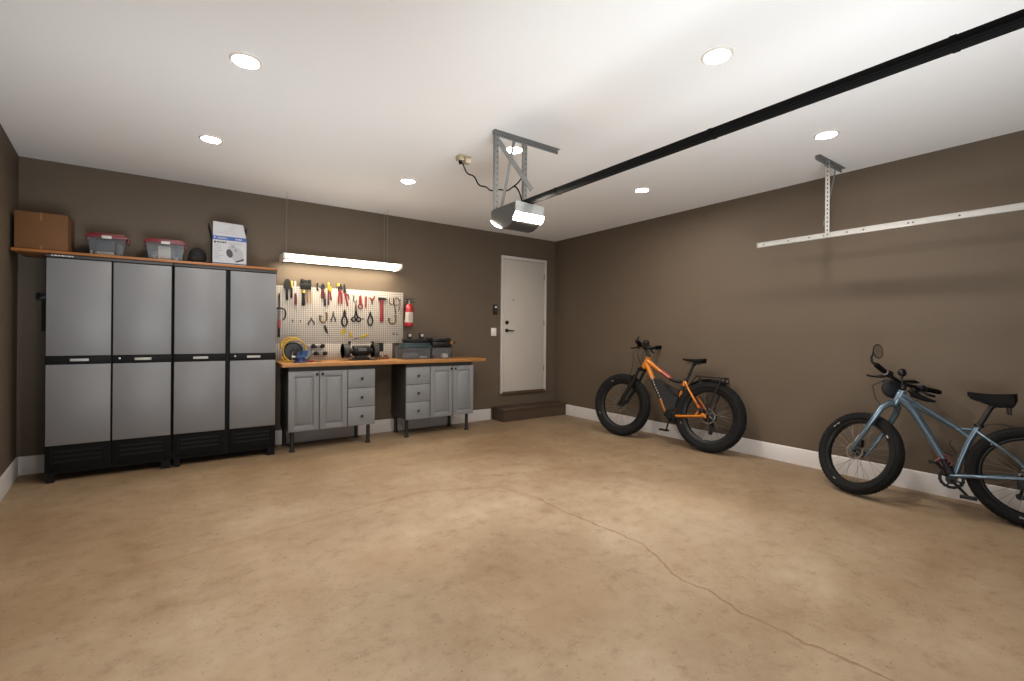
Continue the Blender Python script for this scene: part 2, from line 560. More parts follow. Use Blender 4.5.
def locker(x0, x1, splits, label, lock_door, rim_mark):
    t = thing('storage_locker', label, 'locker', ((x0 + x1) / 2, 5.80, 0), 'tall grey lockers')
    yf, yb = 5.575, 6.025
    MB().box(x0, x1, yf + 0.020, yb, 0.075, 1.955).build('body', M_resin, t)
    top = MB().box(x0 - 0.002, x1 + 0.002, yf + 0.004, yb, 1.956, 1.984, 0.004).build('top', M_rim, t)
    if rim_mark:                                          # a moulded maker's mark, too small to read
        mb = MB()
        for i, (a, wd) in enumerate(((0, .012), (.018, .02), (.044, .012), (.062, .022), (.09, .01), (.106, .016), (.128, .014))):
            mb.box(x0 + 0.035 + a, x0 + 0.035 + a + wd, yf + 0.0025, yf + 0.0045, 1.964, 1.975)
        mb.build('maker_mark', M_mark, top)
    for i, (a, b) in enumerate(splits):
        d = MB().box(a, b, yf + 0.004, yf + 0.022, 0.105, 1.952, 0.003)
        d.box(a + 0.004, b - 0.004, yf - 0.006, yf + 0.006, 1.026, 1.096, 0.004)
        for k in range(3):                                # louvres pressed into the plinth
            z = 0.165 + 0.042 * k
            d.prism([(yf + 0.005, z), (yf + 0.0005, z + 0.004), (yf + 0.005, z + 0.030)], a + 0.055, b - 0.055, 'x')
        d.box(a + 0.035, a + 0.045, yf - 0.003, yf + 0.006, 0.14, 0.30).box(b - 0.045, b - 0.035, yf - 0.003, yf + 0.006, 0.14, 0.30)
        d = d.build('door', M_resin, t)
        MB().box(a + 0.003, b - 0.003, yf - 0.006, yf + 0.005, 1.099, 1.946, 0.004).build('upper_panel', M_grey, d)
        MB().box(a + 0.003, b - 0.003, yf - 0.006, yf + 0.005, 0.322, 1.023, 0.004).build('lower_panel', M_grey, d)
        c = (a + b) / 2 + 0.003
        mb = MB().box(c - 0.062, c + 0.062, yf - 0.017, yf - 0.009, 1.050, 1.073, 0.003)
        mb.box(c - 0.055, c - 0.045, yf - 0.010, yf - 0.004, 1.053, 1.070).box(c + 0.045, c + 0.055, yf - 0.010, yf - 0.004, 1.053, 1.070)
        mb.build('handle', M_pull, d)
        if i == lock_door:
            MB().lathe([(0.0, -0.004), (0.008, -0.003), (0.009, 0.0)], (a + 0.05, yf - 0.006, 1.070), 'y', 16).build('keyhole', M_lock, d)
    for sx, wd in ((0, 0.05), (1, 0.075)):
        for y in (yf + 0.006, yb - 0.06):
            a, b = (x0 + 0.012, x0 + 0.012 + wd) if sx == 0 else (x1 - 0.006 - wd, x1 - 0.006)
            MB().frustum(((a + b) / 2, y + 0.025, 0.0), (wd / 2, 0.025), ((a + b) / 2, y + 0.025, 0.076), (wd / 2 - 0.004, 0.023)).build('leg', M_resin, t)
    return t


locker(-0.945, -0.062, [(-0.942, -0.510), (-0.502, -0.068)], 'tall grey two-door resin locker standing against the back wall nearest the left corner', 1, True)
locker(-0.054, 0.845, [(-0.050, 0.379), (0.414, 0.842)], 'tall grey two-door resin locker with a gap between its doors, beside the workbench', 1, False)
M_ply = material('oiled_plank', lin(146, 92, 44), rough=0.5, bump=0.12, bscale=40, var=0.12, vscale=9)
tag(MB().box(-1.150, 0.852, 5.562, 6.02, 1.985, 2.008, 0.002).build('shelf_board', M_ply), 'long orange-brown wooden plank lying across the tops of both grey lockers', 'shelf board')

# a dark bracket with a strap on the wall, in the gap left of the lockers
hk = thing('wall_hook', 'black wall hook with a hanging strap in the dark gap beside the left locker', 'hook', (-1.05, YB, 1.2))
MB().box(-1.085, -1.00, 6.03, YB + 0.0005, 1.60, 1.66, 0.004).build('bracket', M_black, hk)
MB().tube([(-1.06, 6.034, 1.63), (-1.06, 6.00, 1.625), (-1.06, 5.985, 1.66)], 0.006, 8).build('peg', M_black, hk)
MB().tube([(-1.03, 6.020, 1.61 - 0.06 * i) for i in range(6)], 0.014, 8, flat=0.3).build('strap', material('charcoal_webbing', lin(42, 40, 38), rough=0.9), hk)

# ------------------------------------------------------------------ what stands on the plank
SZ = 2.0085
M_card = material('cardboard', lin(100, 65, 32), rough=0.8, bump=0.12, bscale=90, var=0.05, vscale=4)
M_tape = material('packing_tape', lin(132, 92, 56), rough=0.3)
t = thing('cardboard_box', 'plain brown taped cardboard box on the left end of the plank', 'cardboard box', (-0.98, 5.78, SZ))
MB().box(-1.140, -0.812, 5.605, 5.93, SZ, 2.325, 0.002).build('box_body', M_card, t)
MB().box(-1.1395, -0.980, 5.606, 5.9295, 2.3255, 2.329).box(-0.977, -0.8125, 5.606, 5.9295, 2.3255, 2.329).build('top_flap', M_card, t)
MB().box(-0.986, -0.972, 5.6043, 5.6052, 2.262, 2.3292).box(-0.986, -0.972, 5.6043, 5.92, 2.3291, 2.3297).build('tape', M_tape, t)
MB().box(-0.986, -0.972, 5.6043, 5.6052, SZ + 0.001, 2.045).build('tape', M_tape, t)

M_clear = material('clear_plastic', lin(120, 124, 128), rough=0.2, alpha=0.24, spec=0.35)
M_red_lid = material('red_lid_plastic', lin(108, 28, 34), rough=0.4)
M_latch = material('white_latch', lin(180, 178, 175), rough=0.4)
M_paper = material('paper', lin(204, 198, 188), rough=0.9, var=0.05, vscale=20)
M_darkbag = material('dark_bag_film', lin(44, 47, 54), rough=0.5)
M_tan = material('tan_part', lin(170, 136, 98), rough=0.7)
M_greyp = material('grey_plastic', lin(86, 86, 88), rough=0.5)


def bin_shell(x0, x1, y0, y1, z0, z1, tp, th=0.003):
    """open-topped tapered box with thin walls"""
    o = [(x0 + tp, y0 + tp, z0), (x1 - tp, y0 + tp, z0), (x1 - tp, y1 - tp, z0), (x0 + tp, y1 - tp, z0), (x0, y0, z1), (x1, y0, z1), (x1, y1, z1), (x0, y1, z1)]
    i = [(x0 + tp + th, y0 + tp + th, z0 + th), (x1 - tp - th, y0 + tp + th, z0 + th), (x1 - tp - th, y1 - tp - th, z0 + th), (x0 + tp + th, y1 - tp - th, z0 + th),
         (x0 + th, y0 + th, z1), (x1 - th, y0 + th, z1), (x1 - th, y1 - th, z1), (x0 + th, y1 - th, z1)]
    fs = [(3, 2, 1, 0), (8, 9, 10, 11)]
    for k in range(4):
        j = (k + 1) % 4
        fs += [(k, j, 4 + j, 4 + k), (8 + j, 8 + k, 12 + k, 12 + j), (4 + k, 4 + j, 12 + j, 12 + k)]
    return MB().add(o + i, fs)


def red_bin(x0, x1, label, fill):
    y0, y1 = 5.665, 5.92
    t = thing('storage_bin', label, 'storage bin', ((x0 + x1) / 2, (y0 + y1) / 2, SZ), 'clear bins on the plank')
    mb = bin_shell(x0 + 0.012, x1 - 0.012, y0 + 0.01, y1 - 0.01, SZ + 0.001, 2.180, 0.024)
    for s in (0.25, 0.75):                               # ribs down the front
        x = x0 + (x1 - x0) * s
        mb.tube([(x, y0 + 0.032, SZ + 0.012), (x, y0 + 0.009, 2.165)], 0.004, 8)
    mb.build('tub', M_clear, t)
    lid = MB().box(x0, x1, y0, y1, 2.176, 2.200, 0.006).box(x0 + 0.02, x1 - 0.02, y0 + 0.02, y1 - 0.02, 2.199, 2.222, 0.008)
    lid.box(x0 - 0.004, x0 + 0.012, y0 + 0.08, y1 - 0.08, 2.150, 2.195, 0.003).box(x1 - 0.012, x1 + 0.004, y0 + 0.08, y1 - 0.08, 2.150, 2.195, 0.003)
    lid.build('lid', M_red_lid, t)
    c = (x0 + x1) / 2
    MB().box(c - 0.035, c + 0.035, y0 - 0.010, y0 + 0.002, 2.168, 2.196, 0.003).build('latch', M_latch, t)
    for nm, mt, dims in fill:
        a, b, c0, c1, z0, z1 = dims
        MB().box(x0 + a * (x1 - x0), x0 + b * (x1 - x0), y0 + c0, y0 + c1, SZ + z0, SZ + z1, 0.004).build(nm, mt, t)
    return t


red_bin(-0.706, -0.408, 'clear bin with red lid and dark bag inside, next to the cardboard box',
        [('dark_bag', M_darkbag, (.16, .68, .05, .20, .046, .15)), ('paper_stack', M_paper, (.22, .66, .038, .12, .006, .044)), ('small_part', M_greyp, (.72, .86, .05, .12, .006, .12)),
         ('tan_part', M_tan, (.72, .80, .04, .049, .006, .03)), ('white_part', M_paper, (.10, .15, .04, .09, .006, .05))])
red_bin(-0.288, 0.044, 'clear bin with red lid holding pale parts, beside the black bag',
        [('paper_sheet', M_paper, (.32, .62, .052, .06, .02, .15)), ('paper_roll', M_tan, (.36, .64, .036, .048, .006, .03)), ('grey_part', M_greyp, (.18, .30, .05, .16, .006, .09)),
         ('pale_part', M_paper, (.70, .80, .045, .10, .006, .045)), ('cream_part', M_tan, (.20, .27, .036, .048, .006, .055)), ('dark_part', M_darkbag, (.34, .74, .065, .2, .006, .12))])

# black soft bag
mb = MB()
mb.ball((0.140, 5.80, SZ + 0.080), 0.1, 20, 12, (0.80, 0.9, 0.95))
mb.ball((0.120, 5.78, SZ + 0.047), 0.07, 16, 10, (0.95, 1.1, 0.85))
mb.map(lambda q: (q[0], q[1], max(q[2], SZ)))
tag(mb.build('soft_bag', material('black_nylon', lin(24, 22, 22), rough=0.85, bump=0.4, bscale=30)), 'rounded black soft bag slumped on the plank left of the white and blue carton', 'bag')

# open carton with a printed front
M_wprint = material('white_print_card', lin(166, 166, 170), rough=0.5)
M_bprint = material('blue_print', lin(14, 70, 140), rough=0.45)
M_navy = material('navy_card', lin(20, 27, 50), rough=0.6)
M_kprint = material('black_print', lin(40, 40, 42), rough=0.5)
M_gprint = material('grey_print', lin(124, 124, 126), rough=0.5)
M_lgprint = material('light_grey_print', lin(146, 146, 150), rough=0.5)
t = thing('product_carton', 'opened white and blue product carton with a printed blower, standing on the plank', 'carton', (0.41, 5.80, SZ))
x0, x1, yf = 0.262, 0.562, 5.625
MB().box(x0, x1, yf, yf + 0.003, SZ, 2.302).build('front_panel', M_wprint, t)
mb = MB().box(x0, x0 + 0.003, yf + 0.003, 5.975, SZ, 2.302).box(x1 - 0.003, x1, yf + 0.003, 5.975, SZ, 2.302)
mb.box(x0, x1, 5.975, 5.978, SZ, 2.302).box(x0 + 0.003, x1 - 0.003, yf + 0.003, 5.975, SZ, SZ + 0.003)
mb.build('carton_body', M_navy, t)
MB().add([(x0 + 0.002, yf, 2.302), (x1 - 0.002, yf, 2.302), (0.530, yf + 0.012, 2.440), (0.266, yf + 0.012, 2.448), (x0 + 0.002, yf + 0.003, 2.302), (x1 - 0.002, yf + 0.003, 2.302), (0.530, yf + 0.015, 2.440), (0.266, yf + 0.015, 2.448)],
         [(0, 1, 2, 3), (7, 6, 5, 4), (0, 4, 5, 1), (1, 5, 6, 2), (2, 6, 7, 3), (3, 7, 4, 0)]).build('front_flap', M_wprint, t)
for s in (0, 1):
    xa = x0 if s == 0 else x1 - 0.003
    sl = -0.03 if s == 0 else 0.012
    MB().add([(xa, yf + 0.02, 2.302), (xa, 5.96, 2.302), (xa + sl, 5.92, 2.43), (xa + sl, yf + 0.05, 2.43), (xa + 0.003, yf + 0.02, 2.302), (xa + 0.003, 5.96, 2.302), (xa + sl + 0.003, 5.92, 2.43), (xa + sl + 0.003, yf + 0.05, 2.43)],
             [(0, 1, 2, 3), (7, 6, 5, 4), (0, 4, 5, 1), (1, 5, 6, 2), (2, 6, 7, 3), (3, 7, 4, 0)]).build('side_flap', M_navy, t)
py = yf - 0.0008
MB().box(x0, x1, py, yf, 2.262, 2.302).build('printed_band', M_bprint, t)
mb = MB()                                               # maker's lettering on the band, a blur of white strokes in the photograph
xx = x0 + 0.010
mb.prism([(xx, 2.290), (xx + 0.016, 2.290), (xx + 0.008, 2.272)], py - 0.0006, py, 'y')
xx = x0 + 0.038
for ch in 'LEBHNEL/':
    hgt, bw = 0.017, 0.009
    z = 2.274
    if ch in 'LEBHN':
        mb.box(xx, xx + 0.003, py - 0.0006, py, z, z + hgt)
    if ch in 'LEB':
        mb.box(xx, xx + bw, py - 0.0006, py, z, z + 0.003)
    if ch in 'EB':
        mb.box(xx, xx + bw, py - 0.0006, py, z + hgt - 0.003, z + hgt).box(xx, xx + bw - 0.001, py - 0.0006, py, z + 0.007, z + 0.010)
    if ch in 'HNB':
        mb.box(xx + bw - 0.003, xx + bw, py - 0.0006, py, z, z + hgt)
    if ch in 'HN':
        mb.box(xx, xx + bw, py - 0.0006, py, z + 0.007, z + 0.010)
    if ch == '/':
        mb.prism([(xx, z), (xx + 0.003, z), (xx + 0.009, z + hgt), (xx + 0.006, z + hgt)], py - 0.0006, py, 'y')
    xx += 0.0125
mb.build('band_lettering', M_latch, t)
mb = MB()
for k in range(6):
    mb.box(0.462 + k * 0.010, 0.469 + k * 0.010, py - 0.0006, py, 2.274, 2.286)
mb.build('band_lettering', M_latch, t)
mb = MB().box(x0 + 0.012, x0 + 0.030, py, yf, 2.228, 2.248)
for k, wd in enumerate((.02, .014, .026, .012)):
    mb.box(x0 + 0.036 + sum((.02, .014, .026, .012)[:k]) + 0.004 * k, x0 + 0.036 + sum((.02, .014, .026, .012)[:k]) + 0.004 * k + wd, py, yf, 2.232, 2.246)
mb.build('title_print', M_kprint, t)
mb = MB()
rnd = random.Random(3)
for k in range(10):                                     # lines of small print
    z = 2.212 - 0.016 * k
    mb.box(x0 + 0.012, x0 + 0.05 + rnd.random() * 0.05, py, yf, z, z + 0.004)
mb.build('small_print', M_gprint, t)
mb = MB()
for k in range(3):
    mb.box(x0 + 0.14, x0 + 0.22 + 0.05 * rnd.random(), py, yf, 2.240 - 0.010 * k, 2.243 - 0.010 * k)
mb.build('small_print', M_gprint, t)
mb = MB()
for k in range(5):
    zz = 2.425 - 0.022 * k
    mb.add([(0.285, yf + 0.0105 - 0.0019 * k, zz), (0.44 + 0.06 * rnd.random(), yf + 0.0105 - 0.0019 * k, zz), (0.44, yf + 0.0103 - 0.0019 * k, zz - 0.005), (0.285, yf + 0.0103 - 0.0019 * k, zz - 0.005)], [(0, 1, 2, 3)])
mb.build('small_print', M_gprint, t)
# printed picture of a squat blower
MB().prism([(0.395, 2.200), (0.44, 2.215), (0.50, 2.190), (0.535, 2.150), (0.538, 2.085), (0.50, 2.050), (0.46, 2.045), (0.42, 2.100)], py, yf, 'y').build('printed_picture', M_lgprint, t)
mb = MB().prism([(0.440 + 0.030 * math.cos(a) * 1.0 - 0.03, 2.130 + 0.042 * math.sin(a) - 0.010 * math.cos(a)) for a in [i * PI / 10 for i in range(20)]], py - 0.0006, py, 'y')
mb.prism([(0.462, 2.052), (0.470, 2.040), (0.540, 2.066), (0.536, 2.086)], py - 0.0006, py, 'y')
mb.build('printed_dark_shapes', M_kprint, t)
mb = MB().prism([(0.420, 2.214), (0.452, 2.220), (0.452, 2.190), (0.43, 2.192)], py - 0.0006, py, 'y').prism([(0.455, 2.190), (0.48, 2.175), (0.475, 2.14), (0.45, 2.16)], py - 0.0006, py, 'y')
mb.build('printed_shading', M_gprint, t)
MB().box(x0, x1, py, yf, SZ + 0.012, SZ + 0.020).build('printed_foot_line', M_navy, t)
# ------------------------------------------------------------------ workbench: two painted base cabinets under one worktop
M_cab = material('grey_cabinet_paint', lin(121, 123, 125), rough=0.45, var=0.02, vscale=3)
M_carc = material('dark_carcass', lin(58, 56, 53), rough=0.6, var=0.05, vscale=5)
M_knob = material('black_knob', lin(20, 19, 19), rough=0.35)
M_leg = material('black_leg', lin(30, 29, 29), rough=0.45)
M_wood = material('worktop_wood', lin(160, 112, 62), rough=0.45, bump=0.1, bscale=60, var=0.10, vscale=8)


def raised_door(x0, x1, z0, z1, y):
    """panel door: flat frame, sunk moulding, raised field"""
    mb = MB().box(x0, x1, y + 0.014, y + 0.020, z0, z1, 0.001)
    s, r = 0.058, 0.058
    mb.box(x0, x0 + s, y, y + 0.015, z0, z1, 0.002).box(x1 - s, x1, y, y + 0.015, z0, z1, 0.002)
    mb.box(x0 + s - 0.002, x1 - s + 0.002, y, y + 0.015, z0, z0 + r, 0.002).box(x0 + s - 0.002, x1 - s + 0.002, y, y + 0.015, z1 - r, z1, 0.002)
    a, b, c, d = x0 + s + 0.012, x1 - s - 0.012, z0 + r + 0.012, z1 - r - 0.012
    e = 0.024
    mb.add([(a, y + 0.0145, c), (b, y + 0.0145, c), (b, y + 0.0145, d), (a, y + 0.0145, d), (a + e, y + 0.0005, c + e), (b - e, y + 0.0005, c + e), (b - e, y + 0.0005, d - e), (a + e, y + 0.0005, d - e)],
           [(0, 1, 5, 4), (1, 2, 6, 5), (2, 3, 7, 6), (3, 0, 4, 7), (4, 5, 6, 7)])
    return mb


def knob(x, y, z, parent):
    MB().lathe([(0.006, 0.0), (0.006, -0.010), (0.014, -0.014), (0.0165, -0.020), (0.012, -0.026), (0.0, -0.028)], (x, y, z), 'y', 18).build('knob', M_knob, parent)


def base_cabinet(x0, x1, doors, drawers, label, legs):
    yf = 5.530
    t = thing('base_cabinet', label, 'base cabinet', ((x0 + x1) / 2, 5.78, 0), 'grey cabinets under the workbench')
    MB().box(x0, x1, yf + 0.021, 6.02, 0.235, 0.8905, 0.001).box(x0 + 0.01, x1 - 0.01, yf + 0.035, 6.02, 0.888, 0.9385).build('carcass', M_carc, t)
    z0, z1 = 0.228, 0.888
    for (a, b, side) in doors:
        d = raised_door(a, b, z0, z1, yf).build('door', M_cab, t)
        knob(b - 0.026 if side else a + 0.026, yf, z1 - 0.034, d)
    a, b = drawers
    hgt = (z1 - z0 - 0.012) / 3
    for k in range(3):
        za = z0 + k * (hgt + 0.006)
        d = MB().box(a, b, yf, yf + 0.020, za, za + hgt, 0.003).build('drawer', M_cab, t)
        knob((a + b) / 2, yf, za + hgt / 2, d)
    for (x, y) in legs:
        mb = MB().lathe([(0.034, 0.0), (0.034, 0.008), (0.024, 0.014), (0.0215, 0.03), (0.0215, 0.222), (0.034, 0.226), (0.034, 0.2345)], (x, y, 0), 'z', 20)
        mb.build('leg', M_leg, t)
    return t


base_cabinet(0.960, 1.918, [(0.962, 1.278, 1), (1.286, 1.590, 0)], (1.598, 1.916), 'grey base cabinet next to the tall locker, with drawers on its right',
             [(1.010, 5.590), (1.855, 5.590), (1.826, 5.965), (0.995, 5.965)])
base_cabinet(2.312, 3.292, [(2.648, 2.970, 1), (2.980, 3.290, 0)], (2.314, 2.638), 'grey base cabinet nearest the house door, with drawers on its left',
             [(2.352, 5.600), (3.225, 5.600), (2.352, 5.965), (3.150, 5.965)])
tag(MB().box(0.892, 3.470, 5.500, 6.036, 0.9395, 0.981, 0.003).build('worktop', M_wood), 'long pale wooden worktop resting on the two grey base cabinets', 'worktop')
BZ = 0.9815

# ------------------------------------------------------------------ pegboard: fine rows of holes
def peg_material():
    m = material('pegboard', lin(182, 172, 160), rough=0.5)
    nt = m.node_tree
    N, L = nt.nodes.new, nt.links.new
    p = nt.nodes['Principled BSDF']
    g = N('ShaderNodeNewGeometry')
    sc = N('ShaderNodeVectorMath')
    sc.operation = 'SCALE'
    sc.inputs['Scale'].default_value = 1 / 0.0254
    L(g.outputs['Position'], sc.inputs[0])
    fr = N('ShaderNodeVectorMath')
    fr.operation = 'FRACTION'
    L(sc.outputs[0], fr.inputs[0])
    mu = N('ShaderNodeVectorMath')
    mu.operation = 'MULTIPLY'
    mu.inputs[1].default_value = (1, 0, 1)
    L(fr.outputs[0], mu.inputs[0])
    d = N('ShaderNodeVectorMath')
    d.operation = 'DISTANCE'
    d.inputs[1].default_value = (0.5, 0, 0.5)
    L(mu.outputs[0], d.inputs[0])
    mr = N('ShaderNodeMapRange')
    mr.inputs[1].default_value = 0.20
    mr.inputs[2].default_value = 0.30
    mr.inputs[3].default_value = 1
    mr.inputs[4].default_value = 0
    L(d.outputs['Value'], mr.inputs[0])
    mx = N('ShaderNodeMix')
    mx.data_type = 'RGBA'
    mx.inputs[6].default_value = lin(182, 172, 160)
    mx.inputs[7].default_value = lin(22, 18, 14)
    L(mr.outputs[0], mx.inputs[0])
    L(mx.outputs[2], p.inputs['Base Color'])
    return m


M_peg = peg_material()
PF = 6.026                                              # front face of the boards
tag(MB().box(0.850, 2.468, PF, YB - 0.0005, 1.1865, 1.872, 0.001).build('pegboard', M_peg), 'large cream pegboard on the wall above the workbench, hung with tools', 'pegboard')
tag(MB().box(0.850, 2.317, PF, YB - 0.0005, 0.9825, 1.1845, 0.001).build('pegboard', M_peg), 'low strip of cream pegboard just above the worktop, behind the bench grinder', 'pegboard')

# ------------------------------------------------------------------ hanging shop light
M_fix = material('white_enamel', lin(214, 208, 198), rough=0.4)
M_tube = material('light_diffuser', lin(255, 250, 240), rough=0.4, emit=(1.0, 0.89, 0.70, 1), strength=SHOP)
M_wire = material('steel_wire', lin(150, 146, 138), rough=0.3, metal=0.8)
lt = thing('shop_light', 'long white hanging shop light glowing above the pegboard', 'shop light', (1.60, 5.75, 2.10))
lx0, lx1 = 0.944, 2.312
MB().prism([(5.722, 2.207), (5.975, 2.222), (5.975, 2.150), (5.965, 2.150), (5.965, 2.205), (5.722, 2.197)], lx0, lx1, 'x').build('reflector', M_fix, lt)
MB().prism([(5.714, 2.196), (5.964, 2.204), (5.964, 2.160), (5.93, 2.152), (5.750, 2.152), (5.722, 2.160)], lx0 + 0.012, lx1 - 0.012, 'x').build('diffuser', M_tube, lt)
MB().prism([(5.722, 2.1590), (5.752, 2.1510), (5.752, 2.140), (5.726, 2.145)], lx0, lx1, 'x').build('bottom_lip', M_fix, lt)
for a, b in ((lx0 - 0.012, lx0 + 0.010), (lx1 - 0.010, lx1 + 0.012)):
    MB().prism([(5.710, 2.208), (5.985, 2.224), (5.985, 2.136), (5.745, 2.136), (5.714, 2.150)], a, b, 'x').build('end_cap', M_fix, lt)
for x in (0.972, 2.140):
    for y in (5.76, 5.93):
        MB().tube([(x + (0.02 if y > 5.85 else 0), y, 2.205), (x + (0.02 if y > 5.85 else 0), y, H)], 0.0015, 6).build('hanger_wire', M_wire, lt)

# ------------------------------------------------------------------ fire extinguisher on the wall
M_red = material('fire_red', lin(160, 22, 30), rough=0.28, coat=0.4)
M_label = material('printed_label', lin(186, 172, 160), rough=0.5)
M_blk = material('satin_black', lin(26, 25, 25), rough=0.4)
M_steel = material('steel', lin(168, 166, 162), rough=0.35, metal=0.85)
ex = thing('fire_extinguisher', 'small red fire extinguisher with a white label on the wall right of the pegboard', 'fire extinguisher', (2.523, 5.96, 1.41))
cx, cy = 2.526, 5.965
MB().lathe([(0.0, 0.0), (0.045, 0.002), (0.057, 0.014), (0.058, 0.03), (0.058, 0.255), (0.050, 0.285), (0.030, 0.305), (0.020, 0.312), (0.0, 0.312)], (cx, cy, 1.410), 'z', 32).build('cylinder', M_red, ex)
lb = MB().lathe([(0.0587, 0.0), (0.0587, 0.140)], (cx, cy, 1.465), 'z', 32)
lb.f = [q for q in lb.f if len(q) == 4]
lb.build('label', M_label, ex)
mb = MB()
for k in range(5):
    mb.box(cx - 0.03, cx + 0.005 + 0.004 * k, cy - 0.0602, cy - 0.0585 + 0.003, 1.478 + 0.022 * k, 1.484 + 0.022 * k)
mb.build('label_print', M_gprint, ex)
MB().lathe([(0.018, 0.0), (0.018, 0.03), (0.012, 0.034), (0.012, 0.05), (0.0, 0.05)], (cx, cy, 1.722), 'z', 16).build('valve', M_steel, ex)
MB().prism([(cx - 0.045, 1.782), (cx + 0.085, 1.796), (cx + 0.085, 1.786), (cx - 0.02, 1.768)], cy - 0.012, cy + 0.012, 'y').build('lever', M_blk, ex)
MB().prism([(cx - 0.02, 1.764), (cx + 0.03, 1.760), (cx + 0.095, 1.738), (cx + 0.090, 1.730), (cx + 0.02, 1.748), (cx - 0.02, 1.752)], cy - 0.010, cy + 0.010, 'y').build('carry_handle', M_blk, ex)
MB().tube([(cx - 0.02, cy - 0.005, 1.752), (cx - 0.06, cy - 0.02, 1.745), (cx - 0.068, cy - 0.02, 1.70), (cx - 0.066, cy - 0.01, 1.60), (cx - 0.066, cy, 1.50)], 0.008, 10).build('hose', M_blk, ex)
MB().box(cx - 0.03, cx + 0.03, 6.024, YB + 0.0005, 1.45, 1.70, 0.003).build('wall_bracket', M_blk, ex)
# ------------------------------------------------------------------ tools hung on the pegboard (positions along the wall and above the floor)
M_tsteel = material('tool_steel', lin(92, 90, 87), rough=0.4, metal=0.6)
M_tdark = material('blackened_steel', lin(24, 22, 21), rough=0.5, metal=0.4)
M_rubber = material('black_grip', lin(15, 14, 14), rough=0.6, spec=0.3)
M_redgrip = material('red_grip', lin(128, 22, 28), rough=0.45)
M_maroon = material('dark_red_grip', lin(78, 18, 22), rough=0.5)
M_yel = material('yellow_plastic', lin(166, 142, 30), rough=0.45)
M_org = material('orange_wood', lin(150, 98, 44), rough=0.6)
M_tanw = material('pale_wood', lin(164, 136, 98), rough=0.6, var=0.05, vscale=30)
M_whitep = material('white_handle', lin(180, 172, 164), rough=0.45)
M_brass = material('olive_brass', lin(112, 92, 46), rough=0.45, metal=0.5)
TG = 'tools hung on the pegboard'
TB = PF + 0.0004                                        # back of a hung tool just touches the board


def tool(name, label, cat, x, z, group=TG):
    return thing(name, label, cat, (x, TB, z), group)


def flat(pts, th=0.010, back=TB):
    """flat piece cut to an outline in the plane of the wall"""
    return MB().prism(pts, back - th, back, 'y')


def rod(pts, r, back=TB, n=8, flatk=1.0):
    rr = max(r) if isinstance(r, (list, tuple)) else r
    return MB().tube([(x, back - rr, z) for x, z in pts], r, n)


def handles_down(x, zp, zb, w, r, m1, m2, parent, loop=False):
    """two curved handles from the pivot at zp to the ends at zb"""
    h = zp - zb
    for s, m in ((-1, m1), (1, m2)):
        if loop:
            pts = [(x, zp), (x + s * w * 0.7, zp - h * 0.25), (x + s * w, zp - h * 0.55), (x + s * w * 0.75, zp - h * 0.85), (x + s * w * 0.12, zb)]
        else:
            pts = [(x, zp), (x + s * w * 0.55, zp - h * 0.22), (x + s * w, zp - h * 0.6), (x + s * w * 0.95, zb)]
        k = len(pts)
        rod(pts, [r * 0.75] + [r] * (k - 2) + [r * 0.85]).build('handle', m, parent)


def jaws(x, zt, zp, w, m, parent, open_=0.0):
    mb = flat([(x - w, zp), (x - w * 0.9, zp + (zt - zp) * 0.4), (x - w * 0.25 - open_, zt), (x - open_, zt), (x - 0.001, zp + (zt - zp) * 0.3), (x - 0.001, zp)], 0.012)
    mb.prism([(x + w, zp), (x + w * 0.9, zp + (zt - zp) * 0.4), (x + w * 0.25 + open_, zt), (x + open_, zt), (x + 0.001, zp + (zt - zp) * 0.3), (x + 0.001, zp)], TB - 0.012, TB, 'y')
    mb.lathe([(0.0, -0.016), (w * 0.8, -0.015), (w * 0.9, 0)], (x, TB, zp), 'y', 14)
    mb.build('jaws', m, parent)


def pliers(x, zt, zp, zb, w, r, m, jm, label, loop=False, cat='pliers', jw=0.012, m2=None, name='pliers', open_=0.0):
    t = tool(name, label, cat, x, zb)
    jaws(x, zt, zp, jw, jm, t, open_)
    handles_down(x, zp, zb, w, r, m, m2 or m, t, loop)
    return t


def driver(x, zt, zm, zb, m_top, m_bot, r0, r1, label, name='screwdriver', cat='screwdriver'):
    """handle upper part and lower part along a vertical line"""
    t = tool(name, label, cat, x, zb)
    y = TB - max(r0, r1)
    MB().lathe([(r0 * 0.7, 0), (r0, 0.012), (r0, zt - zm - 0.012), (r0 * 0.6, zt - zm), (0, zt - zm)], (x, y, zm), 'z', 12).build('head', m_top, t)
    MB().lathe([(0, 0), (r1 * 0.8, 0.004), (r1, 0.014), (r1 * 0.85, (zm - zb) * 0.5), (r1, zm - zb - 0.008), (r1 * 0.7, zm - zb)], (x, y, zb), 'z', 12).build('handle', m_bot, t)
    return t


# top row, left to right
t = tool('hand_drill', 'black hand tool with a bulky head and long black handle, first of the top row', 'hand tool', 1.023, 1.695)
flat([(0.985, 1.840), (0.985, 1.875), (1.005, 1.945), (1.035, 1.948), (1.058, 1.915), (1.062, 1.845), (1.04, 1.826), (1.005, 1.826)], 0.030).build('head', M_tdark, t)
MB().lathe([(0.0, 0), (0.012, 0.004), (0.015, 0.02), (0.012, 0.07), (0.014, 0.128)], (1.024, TB - 0.016, 1.698), 'z', 12).build('handle', M_rubber, t)
driver(1.071, 1.928, 1.850, 1.723, M_yel, M_rubber, 0.014, 0.013, 'screwdriver with a yellow top and black handle, right beside the first black tool')
t = tool('putty_knife', 'dark red handled knife with a pale blade pointing up, left of the black holster', 'knife', 1.116, 1.646)
flat([(1.103, 1.770), (1.103, 1.925), (1.112, 1.934), (1.122, 1.925), (1.126, 1.770)], 0.006).build('blade', M_whitep, t)
flat([(1.102, 1.648), (1.102, 1.730), (1.106, 1.785), (1.122, 1.785), (1.132, 1.730), (1.132, 1.648)], 0.018).build('handle', M_maroon, t)
